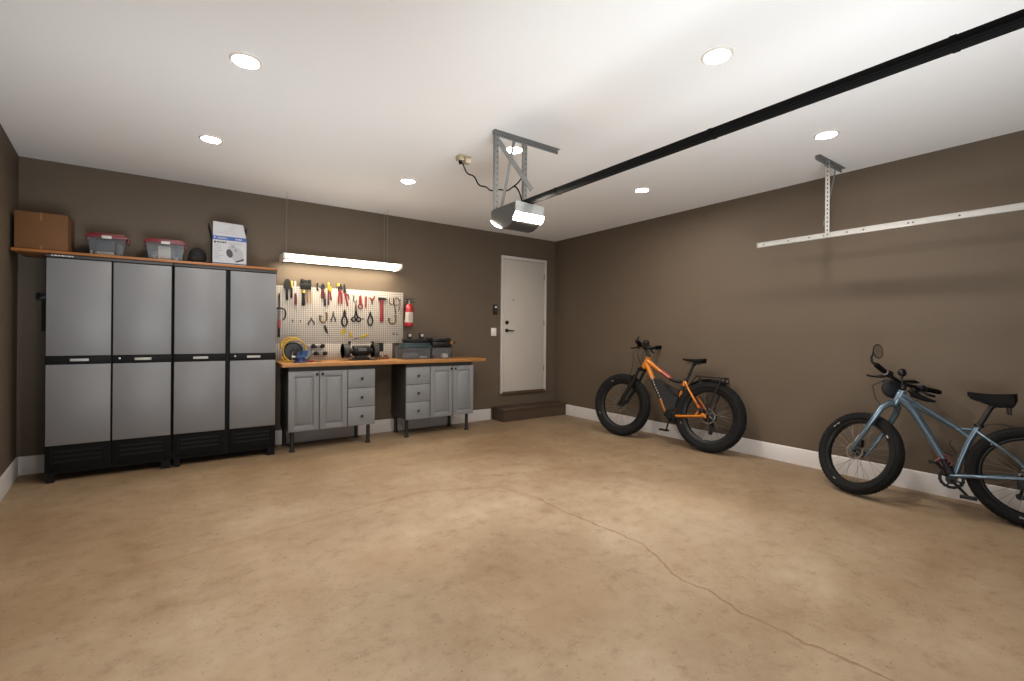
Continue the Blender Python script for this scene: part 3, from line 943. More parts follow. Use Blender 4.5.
t = tool('tool_holster', 'wide black tool holster at the top of the pegboard with handles hanging below', 'holster', 1.225, 1.836)
mb = MB().box(1.165, 1.287, TB - 0.040, TB, 1.838, 1.925, 0.006)
mb.box(1.168, 1.205, TB - 0.045, TB - 0.004, 1.915, 1.960, 0.006).box(1.210, 1.240, TB - 0.040, TB - 0.004, 1.915, 1.948, 0.006).box(1.246, 1.284, TB - 0.045, TB - 0.004, 1.915, 1.956, 0.006)
mb.build('pouch', M_rubber, t)
MB().box(1.163, 1.289, TB - 0.043, TB - 0.001, 1.880, 1.890, 0.002).build('strap', M_tdark, t)
t = tool('chisel', 'black handled chisel with a yellow collar hanging below the black holster', 'chisel', 1.202, 1.637)
MB().lathe([(0.0, 0), (0.019, 0.004), (0.021, 0.02), (0.017, 0.10), (0.019, 0.155)], (1.202, TB - 0.021, 1.638), 'z', 12).build('handle', M_rubber, t)
MB().lathe([(0.018, 0), (0.014, 0.035), (0.010, 0.042)], (1.202, TB - 0.021, 1.793), 'z', 12).build('collar', M_yel, t)
t = tool('file_tool', 'thin orange wooden handle hanging below the middle of the black holster', 'file', 1.250, 1.674)
MB().lathe([(0.0, 0), (0.009, 0.004), (0.010, 0.06), (0.007, 0.16)], (1.250, TB - 0.0098, 1.676), 'z', 10).build('handle', M_org, t)
t = tool('wooden_handle_file', 'pale wooden handle hanging below the right end of the black holster', 'file', 1.288, 1.667)
MB().lathe([(0.0, 0), (0.009, 0.004), (0.011, 0.06), (0.008, 0.168)], (1.287, TB - 0.0108, 1.668), 'z', 10).build('handle', M_tanw, t)
t = tool('spring_clamp', 'small black clamp head on the top row right of the black holster', 'clamp', 1.364, 1.832)
flat([(1.350, 1.834), (1.348, 1.905), (1.358, 1.932), (1.372, 1.915), (1.366, 1.870), (1.378, 1.834)], 0.018).build('jaw', M_tdark, t)
rod([(1.366, 1.90), (1.392, 1.905), (1.396, 1.87)], 0.005).build('spring_arm', M_tsteel, t)
pliers(1.424, 1.922, 1.858, 1.738, 0.014, 0.012, M_maroon, M_tdark, 'pliers with a broad dark red handle, left of the yellow topped tool', jw=0.026)
driver(1.450, 1.800, 1.735, 1.647, M_tsteel, M_rubber, 0.006, 0.013, 'short screwdriver with a black handle hanging lower than the dark red pliers')
driver(1.489, 1.940, 1.842, 1.658, M_yel, M_maroon, 0.013, 0.010, 'screwdriver with a yellow top and long dark red handle')
t = tool('tin_snips', 'slim red handled snips with a yellow head, left of the big gap', 'snips', 1.519, 1.714)
flat([(1.500, 1.828), (1.498, 1.868), (1.512, 1.90), (1.530, 1.870), (1.528, 1.828)], 0.012).build('jaws', M_yel, t)
rod([(1.512, 1.830), (1.516, 1.780), (1.528, 1.720)], 0.009).build('handle', M_redgrip, t)
t = pliers(1.632, 1.928, 1.862, 1.684, 0.020, 0.011, M_redgrip, M_tdark, 'red handled pliers with yellow jaws at the middle of the top row', jw=0.030)
flat([(1.590, 1.900), (1.600, 1.936), (1.622, 1.940), (1.625, 1.905)], 0.014).build('jaw_cover', M_yel, t)
t = tool('slip_joint_pliers', 'leaning red handled pliers with a tall black jaw breaking the pegboard top edge', 'pliers', 1.71, 1.653)
flat([(1.672, 1.822), (1.676, 1.930), (1.688, 1.934), (1.700, 1.870), (1.706, 1.822)], 0.014).build('jaws', M_tdark, t)
rod([(1.690, 1.830), (1.706, 1.750), (1.728, 1.655)], [0.010, 0.012, 0.009]).build('handle', M_redgrip, t)
rod([(1.698, 1.815), (1.735, 1.80), (1.742, 1.745)], [0.008, 0.009, 0.007]).build('handle', M_redgrip, t)
t = tool('offset_wrench', 'small grey hooked wrench between red pliers and red loop snips', 'wrench', 1.797, 1.707)
rod([(1.792, 1.800), (1.806, 1.775), (1.796, 1.735), (1.826, 1.708), (1.842, 1.735)], 0.006).build('shank', M_tsteel, t)
t = tool('ring_snips', 'red snips with a round finger loop at the bottom', 'snips', 1.886, 1.628)
flat([(1.872, 1.690), (1.872, 1.795), (1.884, 1.806), (1.898, 1.790), (1.904, 1.690)], 0.014).build('body', M_redgrip, t)
MB().torus((1.888, TB - 0.008, 1.662), 0.026, 0.008, 'y', 20, 8).build('finger_loop', M_redgrip, t)
t = tool('bottle_wrench', 'thin red strip shaped wrench right of the red loop snips', 'wrench', 1.958, 1.641)
flat([(1.950, 1.644), (1.948, 1.780), (1.958, 1.800), (1.970, 1.780), (1.964, 1.644)], 0.010).build('body', M_redgrip, t)
t = tool('brake_pliers', 'small red forked pliers spreading like a Y, left of the red hammer', 'pliers', 2.037, 1.686)
rod([(2.004, 1.782), (2.024, 1.765), (2.040, 1.740)], [0.007, 0.009, 0.007]).build('handle', M_redgrip, t)
rod([(2.070, 1.802), (2.058, 1.768), (2.040, 1.740)], [0.009, 0.010, 0.007]).build('handle', M_redgrip, t)
flat([(2.028, 1.745), (2.034, 1.688), (2.046, 1.688), (2.052, 1.745)], 0.010).build('jaws', M_tsteel, t)
t = tool('hammer', 'red handled hammer hanging head up near the right end of the pegboard', 'hammer', 2.163, 1.468)
mb = MB().box(2.118, 2.150, TB - 0.036, TB - 0.002, 1.756, 1.788, 0.004).box(2.148, 2.196, TB - 0.032, TB - 0.004, 1.760, 1.784, 0.003)
mb.prism([(2.194, 1.786), (2.240, 1.772), (2.240, 1.766), (2.194, 1.758)], TB - 0.030, TB - 0.006, 'y')
mb.build('head', M_tdark, t)
MB().tube([(2.163, TB - 0.0172, 1.780), (2.163, TB - 0.0172, 1.62), (2.164, TB - 0.0172, 1.49), (2.165, TB - 0.0172, 1.468)], [0.019, 0.020, 0.023, 0.019], 14, flat=0.75).build('handle', M_redgrip, t)
t = tool('wire_clamp', 'pair of brown bent wire clamps in the top right corner of the pegboard', 'wire clamp', 2.35, 1.57)
rod([(2.276, 1.783), (2.268, 1.740), (2.290, 1.700), (2.325, 1.705), (2.345, 1.745), (2.352, 1.785), (2.375, 1.800), (2.405, 1.775), (2.425, 1.72), (2.415, 1.66), (2.398, 1.618)], 0.006).build('upper_wire', M_brass, t)
rod([(2.325, 1.795), (2.322, 1.73), (2.345, 1.68), (2.352, 1.61), (2.360, 1.572)], 0.006, TB - 0.012).build('lower_wire', M_tdark, t)
rod([(2.335, 1.700), (2.375, 1.690), (2.405, 1.715), (2.422, 1.775)], 0.005, TB - 0.024).build('cross_wire', M_tsteel, t)

# second row
t = tool('hacksaw', 'hacksaw with a red grip hanging at the far left of the pegboard', 'saw', 0.945, 1.25)
rod([(0.941, 1.775), (0.942, 1.60)], 0.007).build('blade_holder', M_tdark, t)
rod([(0.912, 1.598), (0.962, 1.602), (1.002, 1.590), (1.012, 1.54), (1.004, 1.490), (0.982, 1.466)], 0.008).build('frame', M_tdark, t)
flat([(0.932, 1.462), (0.936, 1.60), (0.948, 1.60), (0.952, 1.462)], 0.014).build('blade', M_tsteel, t)
flat([(0.924, 1.370), (0.926, 1.466), (0.958, 1.466), (0.955, 1.370)], 0.024).build('grip', M_redgrip, t)
rod([(0.940, 1.372), (0.940, 1.262)], 0.012).build('tail', M_rubber, t)


def peg_hook(x, z, lab):
    t = tool('peg_hook', lab, 'hook', x, z, 'steel hooks on the pegboard')
    MB().tube([(x, TB, z + 0.02), (x, TB - 0.012, z + 0.018), (x, TB - 0.016, z + 0.004), (x, TB - 0.028, z), (x, TB - 0.040, z + 0.010)], 0.004, 8).build('wire', M_tdark, t)


peg_hook(1.085, 1.446, 'small empty steel hook right of the hacksaw, first of two')
peg_hook(1.171, 1.446, 'small empty steel hook right of the hacksaw, second of two')
peg_hook(1.917, 1.492, 'small empty steel hook between the scissors and the black closed pliers')
peg_hook(2.331, 1.298, 'left one of two empty hooks low on the right end of the pegboard')
peg_hook(2.371, 1.298, 'right one of two empty hooks low on the right end of the pegboard')
pliers(1.296, 1.505, 1.475, 1.408, 0.034, 0.007, M_tdark, M_tsteel, 'small spread dark pliers in the second row, left of the brown C clamp', jw=0.012)


def c_clamp(x0, x1, zt, zb, m, label):
    t = tool('c_clamp', label, 'clamp', (x0 + x1) / 2, zb)
    c, r = (x0 + x1) / 2, (x1 - x0) / 2
    pts = [(x1, zt)] + [(c + r * math.cos(a), zb + r + r * math.sin(a) * 0.95) for a in [-PI * i / 10 for i in range(11)]] + [(x0, zt - 0.045)]
    rod(pts, 0.010, n=8).build('frame', m, t)
    rod([(x1 - 0.004, zt - 0.004), (x1 - 0.022, zt - 0.004)], 0.007).build('anvil', m, t)
    MB().tube([(x0 - 0.012, TB - 0.010, zt - 0.040), (x0 + 0.028, TB - 0.010, zt - 0.055)], 0.005, 8).build('screw', M_tsteel, t)


c_clamp(1.394, 1.472, 1.570, 1.446, M_brass, 'brown C clamp hanging open end up in the second row')
pliers(1.552, 1.585, 1.530, 1.452, 0.026, 0.007, M_tdark, M_tsteel, 'grey long nosed pliers right of the brown C clamp', jw=0.012)
t = tool('utility_knife', 'dark utility knife hanging at a slant below the C clamp', 'knife', 1.475, 1.274)
flat([(1.440, 1.395), (1.450, 1.412), (1.464, 1.400), (1.490, 1.318), (1.478, 1.308), (1.452, 1.345)], 0.016).build('handle', M_rubber, t)
flat([(1.478, 1.318), (1.489, 1.318), (1.503, 1.272)], 0.006).build('blade', M_tsteel, t)
pliers(1.688, 1.612, 1.545, 1.398, 0.034, 0.011, M_rubber, M_tdark, 'black looped grip pliers in the second row, left of the scissors', loop=True, jw=0.018)
t = tool('scissors', 'black handled scissors with two round finger loops in the second row', 'scissors', 1.835, 1.46)
flat([(1.815, 1.560), (1.822, 1.660), (1.829, 1.702), (1.833, 1.660), (1.834, 1.560)], 0.008).build('blade', M_tsteel, t)
flat([(1.828, 1.560), (1.829, 1.660), (1.832, 1.695), (1.840, 1.650), (1.848, 1.560)], 0.008, TB - 0.008).build('blade', M_tsteel, t)
for s in (-1, 1):
    mb = rod([(1.832 - s * 0.010, 1.595), (1.832 + s * 0.014, 1.545), (1.832 + s * 0.020, 1.515)], 0.010)
    mb.torus((0, 0, 0), 0.026, 0.009, 'y', 20, 8, M=Matrix.Translation((1.834 + s * 0.032, TB - 0.011, 1.492)))
    mb.build('handle', M_rubber, t)
pliers(2.016, 1.600, 1.560, 1.414, 0.032, 0.010, M_rubber, M_tdark, 'black closed loop pliers in the second row, left of the red hammer', loop=True, jw=0.014)
c_clamp(2.268, 2.362, 1.560, 1.442, M_brass, 'olive yellow C clamp below the wire clamps at the right end')

# third row
t = tool('speed_square', 'small yellow triangular square in the third row', 'square', 1.665, 1.287)
flat([(1.632, 1.332), (1.690, 1.372), (1.694, 1.318), (1.674, 1.285)], 0.006).build('plate', M_yel, t)
flat([(1.684, 1.374), (1.700, 1.372), (1.702, 1.314), (1.690, 1.312)], 0.014).build('fence', M_yel, t)
t = tool('pocket_square', 'small yellow tool between the triangular square and the slanted one', 'square', 1.77, 1.262)
flat([(1.752, 1.270), (1.752, 1.335), (1.770, 1.345), (1.776, 1.300), (1.792, 1.292), (1.790, 1.262)], 0.010).build('body', M_yel, t)
t = tool('tape_knife', 'long slanted yellow tool with a thin grey tip in the third row', 'trowel', 1.90, 1.233)
flat([(1.870, 1.250), (1.885, 1.275), (1.985, 1.312), (1.990, 1.285)], 0.014).build('handle', M_yel, t)
flat([(1.800, 1.230), (1.806, 1.242), (1.880, 1.268), (1.876, 1.252)], 0.006).build('tip', M_tsteel, t)

# ------------------------------------------------------------------ on the worktop
# black reel with a yellow air hose looped over it
M_hose = material('yellow_hose', lin(176, 138, 30), rough=0.45)
M_reel = material('dark_grey_reel', lin(30, 29, 30), rough=0.5)
t = thing('cord_reel', 'dark round cord reel standing on the left end of the worktop', 'cord reel', (1.055, 5.84, BZ))
cx, cy, cz = 1.057, 5.845, 1.100
MB().lathe([(0.0, -0.052), (0.03, -0.054), (0.034, -0.046), (0.098, -0.046), (0.104, -0.042), (0.104, -0.034), (0.098, -0.032), (0.055, -0.032), (0.055, 0.032), (0.10, 0.032), (0.104, 0.036), (0.104, 0.044), (0.098, 0.046), (0.0, 0.046)], (cx, cy, cz), 'y', 40).build('drum', M_reel, t)
MB().torus((cx, cy - 0.044, cz), 0.099, 0.007, 'y', 40, 8).build('rim', M_rubber, t)
mb = MB()
for s in (-1, 1):
    mb.tube([(cx - 0.05 * s, cy - 0.03, BZ + 0.006), (cx - 0.05 * s, cy + 0.06, BZ + 0.006)], 0.006, 8).tube([(cx - 0.05 * s, cy + 0.05, BZ + 0.006), (cx, cy + 0.053, cz)], 0.006, 8)
mb.build('stand', M_rubber, t)
mb = MB()
pts = []
for i in range(60):
    a = 2 * PI * i / 59
    pts.append((cx + 0.122 * math.sin(a) + 0.006, cy - 0.078 - 0.010 * math.sin(3 * a), max(BZ + 0.010, cz + 0.128 * math.cos(a) + 0.012)))
mb.tube(pts, 0.009, 10)
pts = [(cx - 0.105 + 0.01 * math.sin(i), cy - 0.075, cz + 0.05) for i in (0,)]
pts = [(cx - 0.13, cy - 0.02, 1.13), (cx - 0.128, cy - 0.02, 1.19), (cx - 0.10, cy - 0.02, 1.235), (cx - 0.04, cy - 0.022, 1.258), (cx + 0.02, cy - 0.02, 1.254), (cx + 0.058, cy - 0.02, 1.262), (cx + 0.060, cy - 0.02, 1.238), (cx + 0.01, cy - 0.02, 1.236), (cx - 0.06, cy - 0.02, 1.226), (cx - 0.118, cy - 0.035, 1.19), (cx - 0.128, cy - 0.06, 1.14)]
mb.tube(pts, 0.009, 10)
mb.tube([(cx - 0.125, cy - 0.065, BZ + 0.06), (cx - 0.10, cy - 0.085, BZ + 0.012), (cx - 0.085, cy - 0.098, BZ + 0.010), (cx - 0.06, cy - 0.105, BZ + 0.010)], 0.009, 10)
tag(mb.build('air_hose', M_hose), 'yellow hose looped round the dark cord reel on the worktop', 'hose')
t = thing('grinding_disc', 'plain grey disc leaning on the pegboard behind the cord reel', 'disc', (1.195, 5.985, BZ))
Md = Matrix.Translation((1.190, 5.975, BZ + 0.103)) @ Matrix.Rotation(-0.22, 4, 'X')
MB().lathe([(0.0, -0.008), (0.03, -0.006), (0.098, -0.006), (0.101, 0.0), (0.098, 0.004), (0.0, 0.004)], (0, 0, 0), 'y', 36, M=Md).build('plate', M_greyp, t)
MB().torus((0, 0, 0), 0.099, 0.006, 'y', 36, 8, M=Md).build('rim', M_reel, t)

# dark holders clipped low on the board
M_chrome = material('chrome_steel', lin(130, 128, 125), rough=0.35, metal=0.7)
for k, (zc, dx, lab) in enumerate(((1.150, 0.0, 'upper dark clip holder with two round tool ends, low on the pegboard'), (1.060, 0.03, 'lower dark clip holder with two round tool ends, close above the worktop'))):
    dx += 0.045
    t = tool('clip_holder', lab, 'tool holder', 1.33 + dx, zc - 0.03)
    MB().box(1.245 + dx, 1.395 + dx, TB - 0.020, TB, zc - 0.016, zc + 0.012, 0.004).build('bar', M_tdark, t)
    for x in (1.268, 1.376):
        MB().lathe([(0.0, -0.050), (0.014, -0.050), (0.024, -0.040), (0.026, -0.020), (0.020, 0.0)], (x + dx, TB - 0.0172, zc + 0.006), 'y', 14).build('tool_end', M_rubber, t)
    MB().lathe([(0.0, -0.045), (0.018, -0.045), (0.018, 0.0)], (1.322 + dx, TB - 0.0172, zc), 'y', 14).build('socket', M_chrome, t)

# blue bench vise
M_blue = material('blue_enamel', lin(22, 62, 108), rough=0.4)
M_navyp = material('navy_enamel', lin(28, 40, 86), rough=0.45)
t = thing('bench_vise', 'small blue bench vise in front of the cord reel', 'vise', (1.11, 5.66, BZ))
MB().lathe([(0.075, 0.0), (0.075, 0.012), (0.055, 0.020), (0.05, 0.045), (0.0, 0.045)], (1.105, 5.665, BZ), 'z', 24).build('base', M_navyp, t)
mb = MB().box(1.060, 1.150, 5.62, 5.71, BZ + 0.0455, BZ + 0.078, 0.006).prism([(1.100, BZ + 0.07), (1.165, BZ + 0.07), (1.178, BZ + 0.118), (1.170, BZ + 0.135), (1.125, BZ + 0.130)], 5.625, 5.705, 'y')
mb.build('rear_jaw', M_blue, t)
MB().prism([(1.055, BZ + 0.05), (1.098, BZ + 0.05), (1.106, BZ + 0.118), (1.065, BZ + 0.112)], 5.630, 5.700, 'y').build('front_jaw', M_navyp, t)
MB().cyl((1.015, 5.665, BZ + 0.062), (1.06, 5.665, BZ + 0.062), 0.011, n=12).tube([(1.022, 5.665, BZ + 0.015), (1.022, 5.665, BZ + 0.115)], 0.005, 8).build('screw_handle', M_steel, t)
t = thing('loose_screwdriver', 'dark screwdriver lying on the worktop right of the blue vise', 'screwdriver', (1.25, 5.66, BZ))
MB().tube([(1.190, 5.70, BZ + 0.012), (1.20, 5.697, BZ + 0.012), (1.235, 5.685, BZ + 0.012), (1.255, 5.678, BZ + 0.011)], [0.008, 0.0115, 0.0115, 0.007], 10).build('handle', M_redgrip, t)
MB().tube([(1.254, 5.678, BZ + 0.010), (1.33, 5.650, BZ + 0.0045)], 0.0042, 8).build('shaft', M_tdark, t)

# bench grinder
M_cast = material('grey_cast_iron', lin(28, 27, 26), rough=0.5, metal=0.3, bump=0.2, bscale=150)
M_stone = material('grinding_stone', lin(60, 58, 56), rough=0.9, bump=0.4, bscale=200)
t = thing('bench_grinder', 'dark double wheel bench grinder standing at the middle of the worktop', 'bench grinder', (1.85, 5.82, BZ))
gy, gz = 5.82, 1.098
MB().lathe([(0.058, -0.100), (0.064, -0.090), (0.064, 0.090), (0.058, 0.100), (0.0, 0.100)], (1.835, gy, gz), 'x', 32).lathe([(0.0, 0), (0.058, 0.0)], (1.735, gy, gz), 'x', 32).build('motor', M_rubber, t)
MB().box(1.785, 1.885, gy - 0.0675, gy - 0.058, gz - 0.004, gz + 0.030, 0.003).build('nameplate', M_greyp, t)
MB().prism([(1.735, BZ + 0.008), (1.935, BZ + 0.008), (1.935, BZ + 0.020), (1.89, gz - 0.055), (1.785, gz - 0.055), (1.745, BZ + 0.020)], gy - 0.045, gy + 0.05, 'y').build('pedestal', M_cast, t)
mb = MB()
for x in (1.735, 1.945):
    mb.box(x - 0.035, x + 0.035, gy - 0.085, gy + 0.085, BZ, BZ + 0.010, 0.003)
mb.box(1.72, 1.96, gy - 0.03, gy + 0.03, BZ + 0.001, BZ + 0.010)
mb.build('foot_plate', M_cast, t)
for xa, xb in ((1.612, 1.684), (1.978, 2.046)):
    g = MB()
    for s in (xa, xb - 0.006):
        g.lathe([(0.088, 0.0), (0.088, 0.006), (0.0, 0.006)], (s, gy + 0.004, gz), 'x', 30).lathe([(0.0, 0.0), (0.088, 0.0)], (s, gy + 0.004, gz), 'x', 30)
    arc = [a for a in [PI * (-0.35 + 1.15 * i / 22) for i in range(23)]]
    vs = [(x, gy + 0.004 + 0.0885 * math.cos(a), gz + 0.0885 * math.sin(a)) for a in arc for x in (xa, xb)]
    g.add(vs, [(2 * i, 2 * i + 1, 2 * i + 3, 2 * i + 2) for i in range(22)])
    g = g.build('wheel_guard', M_cast, t)
    MB().lathe([(0.0, 0), (0.082, 0.0), (0.082, xb - xa - 0.020), (0.0, xb - xa - 0.020)], ((xa + 0.010), gy - 0.004, gz), 'x', 30).build('grinding_wheel', M_stone, g)
    MB().cyl((xa + 0.06 if xa < 1.8 else xa - 0.050, gy, gz), (xa + 0.130 if xa < 1.8 else xa + 0.01, gy, gz), 0.034, n=20).build('hub', M_cast, t)
    c = (xa + xb) / 2
    MB().box(c - 0.045, c + 0.045, gy - 0.130, gy - 0.085, BZ + 0.045, BZ + 0.055, 0.002).box(c - 0.008, c + 0.008, gy - 0.09, gy - 0.02, BZ + 0.035, BZ + 0.052).build('tool_rest', M_rubber, t)
for x in (1.690, 1.975):
    MB().cyl((x, gy - 0.02, gz + 0.06), (x, gy - 0.02, gz + 0.112), 0.011, n=12).lathe([(0.0, 0.0), (0.020, 0.0), (0.022, 0.012), (0.014, 0.02), (0.0, 0.02)], (x, gy - 0.02, gz + 0.100), 'z', 14).build('guard_knob', M_rubber, t)
MB().box(2.049, 2.116, gy - 0.02, gy - 0.008, 1.082, 1.196, 0.003).build('eye_shield', M_rubber, t)
for i, (x, lab) in enumerate(((2.10, 'small brown wooden block beside the bench grinder, left one'), (2.20, 'small brown wooden block behind the worktop edge, right one'))):
    t = thing('wooden_block', lab, 'wooden block', (x, 5.96, BZ), 'wooden blocks right of the bench grinder')
    MB().box(x - 0.04, x + 0.04, 5.93, 5.975, BZ, BZ + 0.022, 0.002).prism([(x - 0.03, BZ + 0.0222), (x + 0.03, BZ + 0.0222), (x + 0.018, BZ + 0.052), (x - 0.014, BZ + 0.052)], 5.935, 5.970, 'y').build('block', material('brown_wood', lin(106, 74, 48), rough=0.7, var=0.1, vscale=20), t)

# grey tote, clear bins and the black case
M_teal = material('dark_teal_lid', lin(40, 58, 62), rough=0.45)
t = thing('grey_tote', 'plain grey open tote on the worktop under the corner of the pegboard', 'tote', (2.37, 5.93, BZ))
bin_shell(2.345, 2.452, 5.895, 6.018, BZ, 1.150, 0.006).build('tub', M_greyp, t)
MB().box(2.338, 2.459, 5.887, 5.896, 1.140, 1.162, 0.003).build('rim', M_rubber, t)
fill1 = [('cable_bundle', M_greyp, (2.37, 2.54, 5.70, 5.80, 0.005, 0.075)), ('paper_packet', M_pull, (2.57, 2.67, 5.695, 5.75, 0.005, 0.035)), ('dark_part', M_darkbag, (2.42, 2.70, 5.805, 5.855, 0.02, 0.115))]
fill2 = [('grey_part', M_greyp, (2.77, 2.97, 5.765, 5.82, 0.005, 0.12)), ('red_part', M_maroon, (2.78, 2.86, 5.695, 5.76, 0.005, 0.045)), ('pale_part', M_paper, (2.90, 2.98, 5.695, 5.75, 0.005, 0.06))]


def clear_bin(x0, x1, ztop, lab, fill, lid_mat, lid_h):
    t = thing('parts_bin', lab, 'storage bin', ((x0 + x1) / 2, 5.77, BZ), 'clear bins on the worktop')
    bin_shell(x0, x1, 5.672, 5.875, BZ, ztop, 0.014).build('tub', M_clear, t)
    MB().box(x0 - 0.006, x1 + 0.006, 5.664, 5.882, ztop, ztop + lid_h * 0.55, 0.004).box(x0 + 0.01, x1 - 0.01, 5.68, 5.866, ztop + lid_h * 0.5, ztop + lid_h, 0.004).build('lid', lid_mat, t)
    for nm, mt, d in fill:
        MB().box(d[0], d[1], d[2], d[3], BZ + 0.004 + d[4], BZ + d[5] + 0.004, 0.004).build(nm, mt, t)
    return t


clear_bin(2.335, 2.722, 1.130, 'clear bin with a dark teal lid on the worktop under two small lamps', fill1, M_teal, 0.06)
clear_bin(2.738, 3.026, 1.130, 'clear bin on the worktop carrying the black case, right one', fill2, M_rubber, 0.02)
t = thing('tool_case', 'black hard case lying on the right clear bin', 'case', (2.97, 5.77, 1.1505))
MB().box(2.738, 3.008, 5.660, 5.885, 1.151, 1.206, 0.010).box(2.738, 3.008, 5.660, 5.885, 1.208, 1.262, 0.010).build('shell', M_black, t)
MB().box(2.80, 2.825, 5.652, 5.662, 1.195, 1.220, 0.003).box(2.92, 2.945, 5.652, 5.662, 1.195, 1.220, 0.003).build('latch', M_rubber, t)
MB().tube([(2.84, 5.662, 1.222), (2.84, 5.640, 1.226), (2.905, 5.640, 1.226), (2.905, 5.662, 1.222)], 0.007, 8).build('handle', M_rubber, t)
t = thing('flat_case', 'thin dark tray lying on the teal lidded bin', 'tray', (2.60, 5.78, 1.1905))
MB().box(2.395, 2.690, 5.70, 5.87, 1.191, 1.232, 0.006).build('shell', M_rubber, t)
MB().box(2.390, 2.695, 5.696, 5.874, 1.2325, 1.243, 0.003).build('lid', M_reel, t)
for x, lab in ((2.462, 'small square black work lamp with a pale lens, nearest the fire extinguisher'), (2.634, 'small square black work lamp with a pale lens, nearest the black case')):
    t = thing('work_lamp', lab, 'work lamp', (x, 5.80, 1.2435), 'small work lamps on the bins')
    MB().box(x - 0.030, x + 0.030, 5.775, 5.815, 1.2565, 1.318, 0.006).build('housing', M_black, t)
    MB().box(x - 0.017, x + 0.019, 5.770, 5.776, 1.276, 1.308, 0.004).build('lens', M_latch, t)
    MB().box(x - 0.024, x + 0.024, 5.775, 5.825, 1.2435, 1.2575, 0.002).build('foot', M_black, t)
t = thing('cordless_driver', 'small brown and black driver sticking out behind the black case', 'driver', (3.15, 5.80, 1.06))
MB().cyl((3.102, 5.92, 1.175), (3.165, 5.92, 1.185), 0.030, n=16).build('body', M_org, t)
MB().tube([(3.165, 5.92, 1.185), (3.185, 5.92, 1.187), (3.235, 5.92, 1.190)], [0.020, 0.012, 0.003], 10).build('nose', M_rubber, t)
MB().tube([(3.125, 5.92, 1.17), (3.130, 5.92, 1.10), (3.128, 5.92, 0.985)], [0.022, 0.020, 0.026], 10).build('grip', M_rubber, t)
# ------------------------------------------------------------------ two fat-tyred bicycles leaning along the right wall
M_tyre = material('tyre_rubber', lin(17, 16, 16), rough=0.85, bump=0.3, bscale=120, spec=0.3)
M_rimb = material('black_rim', lin(13, 13, 14), rough=0.45, spec=0.3)
M_spoke = material('spoke_steel', lin(110, 106, 102), rough=0.4, metal=0.5)
M_disc = material('brake_disc', lin(112, 104, 95), rough=0.4, metal=0.6)
M_oframe = material('orange_frame_paint', lin(186, 106, 12), rough=0.35, coat=0.4)
M_bframe = material('steel_blue_frame_paint', lin(88, 106, 120), rough=0.25, coat=0.8, metal=0.6)
M_bk = material('black_bike_metal', lin(12, 12, 13), rough=0.42, spec=0.35)
M_seat = material('black_saddle', lin(10, 9, 9), rough=0.7, spec=0.12, bump=0.1, bscale=150)
M_bagf = material('charcoal_bag', lin(22, 22, 23), rough=0.8, bump=0.3, bscale=80)
M_wht = material('white_decal', lin(150, 146, 140), rough=0.5)
M_redb = material('red_sleeve', lin(150, 34, 22), rough=0.5)
M_reflect = material('red_reflector', lin(86, 14, 16), rough=0.3)
M_mir = material('mirror_glass', lin(240, 238, 236), rough=0.05, metal=1.0)


